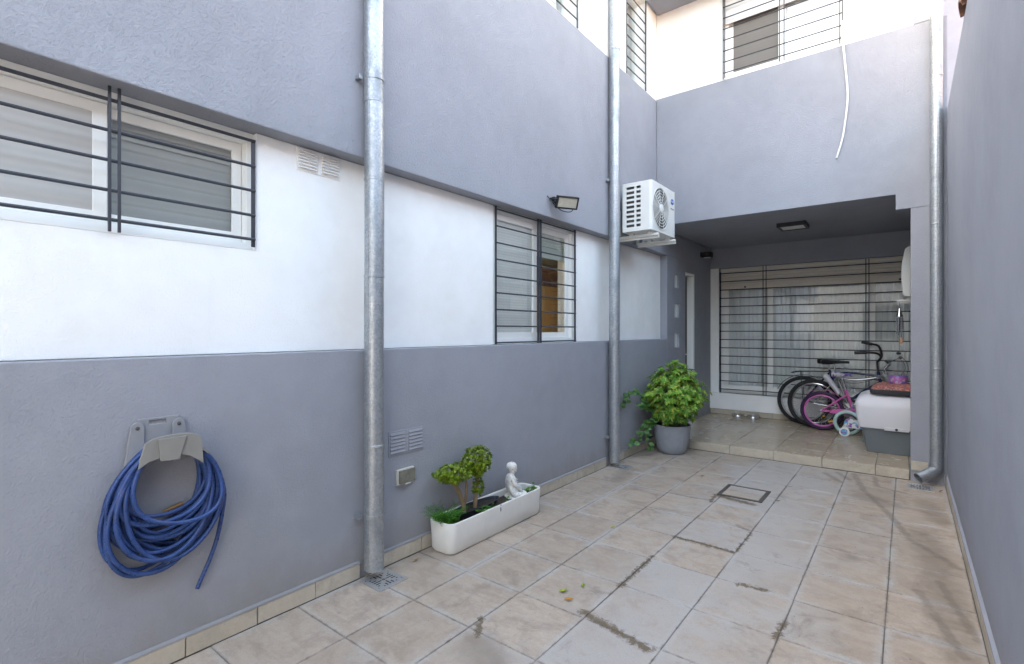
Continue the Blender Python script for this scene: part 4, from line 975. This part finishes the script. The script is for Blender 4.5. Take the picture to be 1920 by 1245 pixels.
# storage box, its lid, cushion and tin
bx = thing('storage_box', 'large storage box with grey base and tall white lid behind the pillar', 'storage box', (-.05, 7.15, ZP))
def rr3(x0, x1, y0, y1, z, r): return [(x, y, z) for x, y in rrect(x0, x1, y0, y1, r, 4)]
M_bin = plain('grey_bin_plastic', (.155, .185, .205), .45, var=.06, vscale=10, bump=.1)
m = MB(); loft(m, [rr3(-.345, .27, 6.855, 7.40, ZP+.002, .03), rr3(-.350, .273, 6.85, 7.405, ZP+.02, .03), rr3(-.398, .292, 6.80, 7.45, .365, .035), rr3(-.412, .298, 6.79, 7.46, .366, .035), rr3(-.414, .299, 6.788, 7.462, .400, .035)], cap1=True); m.build('bin', M_bin, bx, smooth=True, bevel=.002)
m = MB(); m.box(-.40, -.37, 6.88, 7.0, .2, .22); m.build('bin_handle', M_bin, bx)
M_lid = plain('pale_grey_lid_plastic', (.60, .59, .62), .5, var=.04, vscale=5, bump=.1)
m = MB(); loft(m, [rr3(-.424, .30, 6.775, 7.47, .385, .04), rr3(-.432, .302, 6.770, 7.475, .43, .04), rr3(-.452, .304, 6.775, 7.48, .60, .05), rr3(-.458, .304, 6.785, 7.48, .655, .06), rr3(-.435, .30, 6.82, 7.46, .705, .07), rr3(-.37, .27, 6.86, 7.42, .742, .07), rr3(-.33, .25, 6.90, 7.38, .748, .06)], cap1=True); m.build('lid', M_lid, bx, smooth=True)
m = MB(); m.box(-.19, .02, 6.762, 6.773, .372, .405); m.build('lid_catch', M_lid, bx, bevel=.003)
m = MB(); m.lathe([(0, 0), (.013, 0), (.013, .006), (0, .006)], (0, 0, 0), 12, Matrix.Translation((-.085, 6.7615, .392)) @ Matrix.Rotation(R(90), 4, 'X')); m.build('keyhole', M_black, bx)
def cush_mat():
    t = NT('red_patterned_fabric'); P = t.pos(); v = t.n('ShaderNodeTexVoronoi'); t.put(v.inputs['Vector'], P); v.inputs['Scale'].default_value = 70
    sep = t.n('ShaderNodeSeparateColor'); t.put(sep.inputs[0], v.outputs['Color'])
    c = t.mix(t.ramp(sep.outputs[0], .45, .6), (.34, .085, .075), (.50, .22, .16)); c = t.mix(t.ramp(sep.outputs[1], .72, .78, 0, .8), c, (.10, .10, .13))
    t.set(Base_Color=c, Roughness=.9); t.bump(t.noise(P, 300, 3, .6), .5, .002); return t.m
cu = thing('cushion', 'red patterned flat cushion with dark sides lying on the storage box lid', 'cushion', (-.02, 7.1, .75))
m = MB(); loft(m, [rr3(-.315, .295, 6.825, 7.40, .7495, .06), rr3(-.325, .30, 6.815, 7.41, .775, .06), rr3(-.318, .298, 6.82, 7.405, .805, .06)], cap1=True); m.build('underside', plain('charcoal_fabric', (.04, .04, .045), .9), cu, smooth=True)
m = MB(); loft(m, [rr3(-.316, .297, 6.822, 7.402, .8055, .06), rr3(-.29, .29, 6.85, 7.37, .835, .07), rr3(-.24, .26, 6.90, 7.32, .852, .08), rr3(-.12, .15, 7.0, 7.22, .862, .08)], cap0=False, cap1=True); m.build('top', cush_mat(), cu, smooth=True)
tn = thing('tin', 'round purple and pink tin standing on the red cushion', 'tin', (-.07, 7.08, .858))
m = MB(); m.lathe([(0, 0), (.082, 0), (.086, .004), (.086, .085), (.083, .089), (0, .089)], (-.075, 7.08, .862), 30)
t_ = NT('printed_tin'); v_ = t_.n('ShaderNodeTexVoronoi'); t_.put(v_.inputs['Vector'], t_.pos()); v_.inputs['Scale'].default_value = 34
s_ = t_.n('ShaderNodeSeparateColor'); t_.put(s_.inputs[0], v_.outputs['Color']); c_ = t_.mix(t_.ramp(s_.outputs[0], .5, .55), (.34, .10, .28), (.15, .10, .32)); c_ = t_.mix(t_.ramp(s_.outputs[2], .8, .83), c_, (.42, .30, .40)); t_.set(Base_Color=c_, Roughness=.4)
m.build('tin_body', t_.m, tn, smooth=True)
m = MB(); m.tube(catmull([(-.16, 7.08, .94), (-.12, 7.07, 1.0), (-.02, 7.07, 1.0), (.012, 7.08, .94)]), .002, 5); m.build('wire_handle', M_steel, tn)
# wind chime under the porch unit bracket
wc = thing('wind_chime', 'silver wind chime with dangling tubes and a small black weight', 'wind chime', (-.065, 7.20, 1.13))
m = MB(); m.tube([(-.065, 7.20, 1.775), (-.065, 7.20, 1.22)], .0016, 5); m.build('cord', M_black, wc)
m = MB(); m.lathe([(0, 1.70), (.012, 1.705), (.026, 1.63), (.034, 1.618), (.034, 1.606), (0, 1.606)], (-.065, 7.20, 0), 16); m.build('crown', M_chrome, wc, smooth=True)
for k in range(6):
    a = 2*math.pi*k/6+.3; x, y = -.065+.027*math.cos(a), 7.20+.027*math.sin(a); l = .13+.018*k
    m = MB(); m.tube([(x, y, 1.60), (x, y, 1.60-l)], .0052, 8); m.build('tube', M_chrome, wc, smooth=True)
m = MB(); m.lathe([(0, 0), (.020, .006), (.024, .018), (.020, .030), (0, .036)], (-.072, 7.20, 1.175), 14); m.build('weight', M_black, wc, smooth=True)
m = MB(); m.lathe([(0, 0), (.016, .006), (.022, .016), (.012, .03), (0, .034)], (-.055, 7.20, 1.128), 14); m.build('bell', M_chrome, wc, smooth=True)
m = MB(); m.lathe([(0, 0), (.018, .012), (.022, .04), (.014, .07), (0, .08)], (-.05, 7.22, 1.30), 12); m.build('shell_pendant', plain('shell_orange', (.62, .36, .24), .4), wc, smooth=True)

# ------------------------------------------------------------------ bicycles (local x = forward, z = up, rear contact at origin)
def wheel(name, parent, x, Rw, tyre, rimw, m_tyre, m_rim, ns=28, m_spk=None, steer=0.0):
    w = MB(); w.torus((x, 0, Rw), Rw-tyre, tyre, 'y', 56, 10); wo = w.build(name, m_tyre, parent, local=True, smooth=True)
    m = MB(); m.torus((x, 0, Rw), Rw-2*tyre-rimw*.35, rimw*.5, 'y', 56, 8); m.build('rim', m_rim, wo, local=True, smooth=True)
    m = MB(); ri = Rw-2*tyre-rimw*.5
    for k in range(ns):
        a = 2*math.pi*k/ns; b = a+(.38 if k % 4 < 2 else -.38); s = .022 if k % 2 else -.022
        m.tube([(x+.018*math.cos(b), s, Rw+.018*math.sin(b)), (x+ri*math.cos(a), 0, Rw+ri*math.sin(a))], .0013, 4, cap=False)
    m.build('spokes', m_spk or M_steel, wo, local=True)
    m = MB(); m.tube([(x, -.045, Rw), (x, -.025, Rw), (x, -.024, Rw), (x, .024, Rw), (x, .025, Rw), (x, .045, Rw)], [.008, .008, .019, .019, .008, .008], 12); m.build('hub', M_steel, wo, local=True, smooth=True)
    return wo
def tubes(name, parent, segs, mat, n=10):
    m = MB()
    for pts, r in segs: m.tube(catmull(pts, 4) if len(pts) > 2 else pts, r, n)
    return m.build(name, mat, parent, local=True, smooth=True)
def saddle(parent, x, z, L, w, mat, dz=0.0, name='saddle'):
    m = MB(); rings = []
    for t, hw, zt in ((0, .55, .0), (.06, .9, .012), (.22, 1.0, .016), (.45, .55, .004), (.75, .24, .0), (.95, .18, -.002), (1, .10, -.008)):
        cx = x-L*.42+L*t; h = w*.5*hw; cz = z+zt+dz*t
        rings.append([(cx, h*math.cos(a), cz+(.016 if math.sin(a) > 0 else .010+.055*hw)*math.sin(a)) for a in [2*math.pi*k/12 for k in range(12)]])
    loft(m, rings, True, True); return m.build(name, mat, parent, local=True, smooth=True)
def crank(parent, x, z, Rc, mat, ang=.6, L=.165):
    m = MB(); m.lathe([(.0, 0), (Rc, 0), (Rc, .004), (0, .004)], (0, 0, 0), 28, Matrix.Translation((x, -.05, z)) @ Matrix.Rotation(R(90), 4, 'X')); cr_ = m.build('chainring', M_steel, parent, local=True)
    for s in (1, -1):
        ex, ez = x+s*L*math.cos(ang), z+s*L*math.sin(ang); y = -.075*s
        m = MB(); m.tube([(x, y*.8, z), (ex, y, ez)], [.012, .009], 8); m.build('crank_arm', mat, cr_, local=True)
        m = MB(); m.box(ex-.045, ex+.045, y-s*.10, y-s*.012, ez-.012, ez+.012); m.build('pedal', M_black, cr_, local=True, bevel=.004)
navy = plain('navy_frame_paint', (.018, .028, .085), .25, var=.1); silver = plain('silver_frame_paint', (.50, .51, .53), .25, metal=.6, var=.08)
pink = plain('pink_frame_paint', (.62, .12, .36), .3, var=.06); pinkrim = plain('pink_rim', (.60, .14, .42), .35); purple = plain('purple_tyre', (.035, .012, .045), .7)
teal = plain('mint_tyre', (.42, .62, .58), .6, var=.08); tealp = plain('aqua_paint', (.22, .55, .55), .35)
def decal(name, a, b, c):
    t = NT(name); v = t.n('ShaderNodeTexVoronoi'); t.put(v.inputs['Vector'], t.pos()); v.inputs['Scale'].default_value = 42
    s = t.n('ShaderNodeSeparateColor'); t.put(s.inputs[0], v.outputs['Color']); k = t.mix(t.ramp(s.outputs[0], .62, .66), a, b); k = t.mix(t.ramp(s.outputs[1], .80, .83), k, c); t.set(Base_Color=k, Roughness=.35); return t.m
M_dec = decal('white_purple_decal', (.66, .65, .68), (.20, .10, .36), (.08, .12, .40)); M_dec2 = decal('white_blue_decal', (.68, .70, .72), (.10, .38, .62), (.30, .12, .40))
# -- navy cruiser leaning on the grille
b = thing('bicycle', 'navy bicycle with black swept back handlebars leaning on the window grille', 'bicycle', (-1.170, 8.275, ZP+.001), (R(-7), 0, R(-1)), 'bicycles parked in the porch')
wheel('wheel', b, 0, .345, .026, .024, M_rubber, M_steel); wheel('wheel', b, 1.07, .345, .026, .022, M_rubber, M_steel)
bb = (.46, .29)
tubes('frame', b, [([(0, .05, .345), (.25, .045, .315), (bb[0], .03, bb[1])], .010), ([(0, -.05, .345), (.25, -.045, .315), (bb[0], -.03, bb[1])], .010), ([(0, .05, .345), (.31, .02, .76)], .008), ([(0, -.05, .345), (.31, -.02, .76)], .008),
    ([(bb[0], 0, bb[1]), (.31, 0, .80)], .016), ([(.32, 0, .74), (.58, 0, .77), (.87, 0, .74)], .016), ([(bb[0], 0, bb[1]), (.68, 0, .50), (.89, 0, .66)], .018), ([(.865, 0, .80), (.905, 0, .60)], .019)], navy)
tubes('fork', b, [([(.905, 0, .60), (.93, .05, .54), (1.07, .055, .345)], .011), ([(.905, 0, .60), (.93, -.05, .54), (1.07, -.055, .345)], .011)], navy)
tubes('handlebar', b, [([(.865, 0, .80), (.855, 0, .93)], .013), ([(.855, 0, .93), (.90, -.08, .99), (.86, -.20, 1.03), (.74, -.245, 1.035)], .015), ([(.855, 0, .93), (.90, .06, 1.02), (.86, .13, 1.16), (.76, .155, 1.19)], .015)], M_black)
for p, q_ in (((.76, -.243, 1.035), (.62, -.25, 1.025)), ((.79, .15, 1.185), (.67, .165, 1.215))):
    tubes('grip', b, [([p, q_], .021)], M_black)
tubes('seat_post', b, [([(.32, 0, .76), (.29, 0, .90)], .013)], M_steel); saddle(b, .28, .925, .28, .19, M_black)
m = MB()
for i in range(25):
    a = R(8)+R(150)*i/24; p = (math.cos(a)*.372, math.sin(a)*.372+.345)
    b0 = len(m.v); m.v += [Vector((p[0], y, p[1]-abs(y)*.25)) for y in (-.026, 0, .026)]; m.c += [(1, 1, 1)]*3
    if i: m.f += [(b0-3, b0-2, b0+1, b0), (b0-2, b0-1, b0+2, b0+1)]
m.build('mudguard', M_black, b, local=True)
tubes('rack', b, [([(-.16, .05, .735), (-.05, .05, .76), (.30, .03, .775)], .006), ([(-.16, -.05, .735), (-.05, -.05, .76), (.30, -.03, .775)], .006), ([(-.16, -.05, .735), (-.16, .05, .735)], .006), ([(0, .055, .345), (-.04, .05, .755)], .005), ([(0, -.055, .345), (-.04, -.05, .755)], .005)], M_black)
crank(b, bb[0], bb[1], .085, M_steel)
# -- silver bicycle
b = thing('bicycle', 'silver framed bicycle with black saddle standing behind the pink one', 'bicycle', (-1.015, 8.105, ZP+.001), (R(-4), 0, R(-2)), 'bicycles parked in the porch')
wheel('wheel', b, 0, .335, .027, .024, M_rubber, M_chrome); wheel('wheel', b, 1.02, .335, .027, .022, M_rubber, M_chrome)
bb = (.42, .285)
tubes('frame', b, [([(0, .05, .335), (bb[0], .03, bb[1])], .010), ([(0, -.05, .335), (bb[0], -.03, bb[1])], .010), ([(0, .05, .335), (.27, .02, .70)], .008), ([(0, -.05, .335), (.27, -.02, .70)], .008),
    ([(bb[0], 0, bb[1]), (.25, 0, .76)], .016), ([(.26, 0, .70), (.50, 0, .69), (.80, 0, .755)], .017), ([(bb[0], 0, bb[1]), (.82, 0, .66)], .019), ([(.80, 0, .80), (.84, 0, .62)], .020)], silver)
tubes('fork', b, [([(.84, 0, .62), (.87, .055, .56), (1.02, .055, .335)], .014), ([(.84, 0, .62), (.87, -.055, .56), (1.02, -.055, .335)], .014)], silver)
tubes('handlebar', b, [([(.80, 0, .80), (.79, 0, .86), (.84, 0, .90)], .014), ([(.82, -.22, .945), (.84, -.12, .93), (.845, 0, .90), (.84, .12, .93), (.82, .22, .945)], .011)], M_chrome)
for s in (1, -1): tubes('grip', b, [([(.83, s*.13, .932), (.815, s*.25, .948)], .0165)], M_black)
tubes('brake_cables', b, [([(.84, -.12, .94), (.95, -.10, .98), (1.0, -.03, .86), (.90, 0, .70)], .0028), ([(.84, .1, .94), (.97, .05, 1.0), (1.03, 0, .84), (.93, 0, .66)], .0028), ([(.84, -.06, .91), (.70, -.04, .72), (.45, -.025, .64), (.30, -.02, .68)], .0028)], M_black, 6)
tubes('seat_post', b, [([(.25, 0, .75), (.225, 0, .90)], .013)], M_chrome); saddle(b, .215, .925, .33, .20, M_black)
crank(b, bb[0], bb[1], .09, M_steel, 2.3)
# -- pink girl's bicycle
b = thing('bicycle', 'pink child bicycle with pink rims and chain guard beside the storage box', 'bicycle', (-.905, 7.955, ZP+.001), (R(-3), 0, R(-3)), 'bicycles parked in the porch')
wheel('wheel', b, 0, .262, .024, .024, purple, pinkrim, 24); wheel('wheel', b, .86, .262, .024, .024, purple, pinkrim, 24)
bb = (.37, .25)
tubes('frame', b, [([(0, .055, .262), (bb[0], .035, bb[1]+.02)], .010), ([(0, -.055, .262), (bb[0], -.035, bb[1]+.02)], .010), ([(0, .055, .262), (.285, .02, .50)], .010), ([(0, -.055, .262), (.285, -.02, .50)], .010), ([(bb[0], 0, bb[1]), (.27, 0, .56)], .019)], pink)
tubes('down_tube', b, [([(.34, 0, .36), (.50, 0, .40), (.71, 0, .53)], .024), ([(.36, 0, .30), (.52, 0, .33), (.72, 0, .46)], .016)], M_dec)
tubes('fork', b, [([(.70, 0, .62), (.74, 0, .44)], .019), ([(.74, 0, .44), (.76, .055, .40), (.86, .06, .262)], .012), ([(.74, 0, .44), (.76, -.055, .40), (.86, -.06, .262)], .012)], pink)
tubes('handlebar', b, [([(.70, 0, .62), (.69, 0, .68)], .012), ([(.60, -.22, .76), (.67, -.12, .76), (.70, 0, .68), (.67, .12, .76), (.60, .22, .76)], .010)], M_steel)
m = MB(); m.prism([(.10, .245), (.44, .215), (.48, .25), (.46, .30), (.36, .325), (.13, .30)], -.075, -.066, 'y'); m.build('chain_guard', pink, b, local=True, bevel=.003)
m = MB(); m.prism([(.26, .285), (.44, .262), (.45, .285), (.36, .305)], -.0775, -.0753, 'y'); m.build('guard_decal', M_dec, b, local=True)
tubes('seat_post', b, [([(.27, 0, .55), (.225, 0, .735)], .013)], M_chrome); saddle(b, .205, .765, .23, .16, M_dec)
m = MB()
for i in range(21):
    a = R(35)+R(105)*i/20; p = (math.cos(a)*.288, math.sin(a)*.288+.262)
    b0 = len(m.v); m.v += [Vector((p[0], y, p[1]-abs(y)*.2)) for y in (-.03, 0, .03)]; m.c += [(1, 1, 1)]*3
    if i: m.f += [(b0-3, b0-2, b0+1, b0), (b0-2, b0-1, b0+2, b0+1)]
m.build('mudguard', pink, b, local=True)
m = MB(); rings = []
for t in range(7):
    k = t/6; cx, cz = .03+.17*k, .74-.20*k*(1+.2*k); w = .06-.012*k
    rings.append([(cx+.022*math.cos(a)*(1-.3*k), w*math.sin(a), cz+.030*math.cos(a)) for a in [2*math.pi*i/12 for i in range(12)]])
loft(m, rings, True, True); m.build('doll_seat', plain('milky_plastic', (.60, .58, .62), .4, var=.12, vscale=20), b, local=True, smooth=True)
m = MB(); m.box(.02, .05, -.085, -.078, .19, .205); m.box(.10, .20, -.08, -.072, .11, .13, Matrix.Rotation(R(-8), 4, 'Y')); m.build('reflector', plain('amber_reflector', (.70, .36, .04), .3), b, local=True)
crank(b, bb[0], bb[1], .06, M_steel, -.5, .12)
# -- small bicycle with training wheels
b = thing('bicycle', 'tiny mint tyred bicycle with a training wheel next to the grey box', 'bicycle', (-.603, 7.795, ZP+.001), (0, 0, R(-2)), 'bicycles parked in the porch')
wheel('wheel', b, 0, .158, .022, .014, teal, M_black, 14, M_black); wheel('wheel', b, .56, .158, .022, .014, teal, M_black, 14, M_black)
m = MB(); m.lathe([(0, 0), (.062, 0), (.060, .006), (0, .008)], (0, 0, 0), 22, Matrix.Translation((.03, -.055, .158)) @ Matrix.Rotation(R(90), 4, 'X')); m.prism([(.03, .10), (.30, .10), (.32, .14), (.30, .19), (.03, .22)], -.063, -.056, 'y'); m.build('chain_guard', M_dec2, b, local=True)
tubes('frame', b, [([(0, .04, .158), (.24, .03, .15)], .010), ([(0, -.04, .158), (.24, -.03, .15)], .010), ([(.24, 0, .15), (.18, 0, .36)], .014), ([(.23, 0, .18), (.36, 0, .24), (.46, 0, .34)], .017)], tealp)
tubes('fork', b, [([(.44, 0, .42), (.48, 0, .30)], .014), ([(.48, 0, .30), (.50, .04, .26), (.56, .045, .158)], .010), ([(.48, 0, .30), (.50, -.04, .26), (.56, -.045, .158)], .010)], tealp)
tubes('handlebar', b, [([(.44, 0, .42), (.43, 0, .50)], .011), ([(.39, -.17, .54), (.43, 0, .50), (.39, .17, .54)], .010)], M_steel)
saddle(b, .165, .395, .19, .13, M_dec2)
for s in (-1, 1):
    tubes('stabiliser_arm', b, [([(0, s*.05, .158), (-.01, s*.09, .12), (-.015, s*.135, .064)], .006)], M_frame)
    m = MB(); m.lathe([(0, -.014), (.040, -.014), (.056, -.010), (.060, 0), (.056, .010), (.040, .014), (0, .014)], (0, 0, 0), 24, Matrix.Translation((-.015, s*.15, .060)) @ Matrix.Rotation(R(90), 4, 'X')); tw = m.build('training_wheel', M_frame, b, local=True, smooth=True)
    m = MB(); m.lathe([(0, 0), (.040, 0), (.038, .002), (0, .002)], (0, 0, 0), 20, Matrix.Translation((-.015, s*.1645, .060)) @ Matrix.Rotation(R(90), 4, 'X')); m.build('hub_cap', M_dec2, tw, local=True)

# ------------------------------------------------------------------ fallen leaves
q = random.Random(3)
def fl_leaf(x, y, L, w, col, a, label):
    m = MB(); z = .006
    d = Vector((math.cos(a), math.sin(a), 0)); s = Vector((-d.y, d.x, 0)); c = Vector((x, y, z)); pts = []
    for t, k, h in ((-.5, .05, .004), (-.2, .8, .002), (.1, 1, .001), (.4, .5, .006), (.55, .05, .012)):
        for e in (-1, 0, 1): pts.append(c+d*L*t+s*w*.5*k*e+Vector((0, 0, h+(.005 if e else 0)*k)))
    m.add(pts, [(i*3+j, i*3+j+1, i*3+j+4, i*3+j+3) for i in range(4) for j in range(2)], col)
    o = m.build('fallen_leaf', M_leaf, tint=True); tag(o, label, 'leaf')
    sm = o.modifiers.new('solid', 'SOLIDIFY'); sm.thickness = .0008
fl_leaf(-1.500, 2.372, .050, .026, (.34, .42, .04), .9, 'yellow green fallen leaf on the paving beside an orange one')
fl_leaf(-1.430, 2.318, .052, .022, (.55, .25, .03), .4, 'orange fallen leaf on the paving')
fl_leaf(-1.44, 2.49, .032, .022, (.30, .40, .05), 2.0, 'small green fallen leaf near the orange one')
fl_leaf(-1.70, 3.37, .034, .022, (.50, .42, .08), .2, 'yellow fallen leaf on the paving towards the planter')
fl_leaf(-1.60, 5.11, .050, .018, (.26, .36, .04), .7, 'green fallen leaf near the inspection hatch')
fl_leaf(-2.43, 2.12, .04, .02, (.42, .27, .12), 1.6, 'dry tan fallen leaf at the foot of the wall by the planter')
fl_leaf(-.86, 4.75, .04, .015, (.25, .17, .08), .3, 'dry brown fallen leaf beside the inspection hatch')
fl_leaf(.24, 5.93, .045, .018, (.10, .07, .04), .9, 'dark dry fallen leaf beside the spout drain')
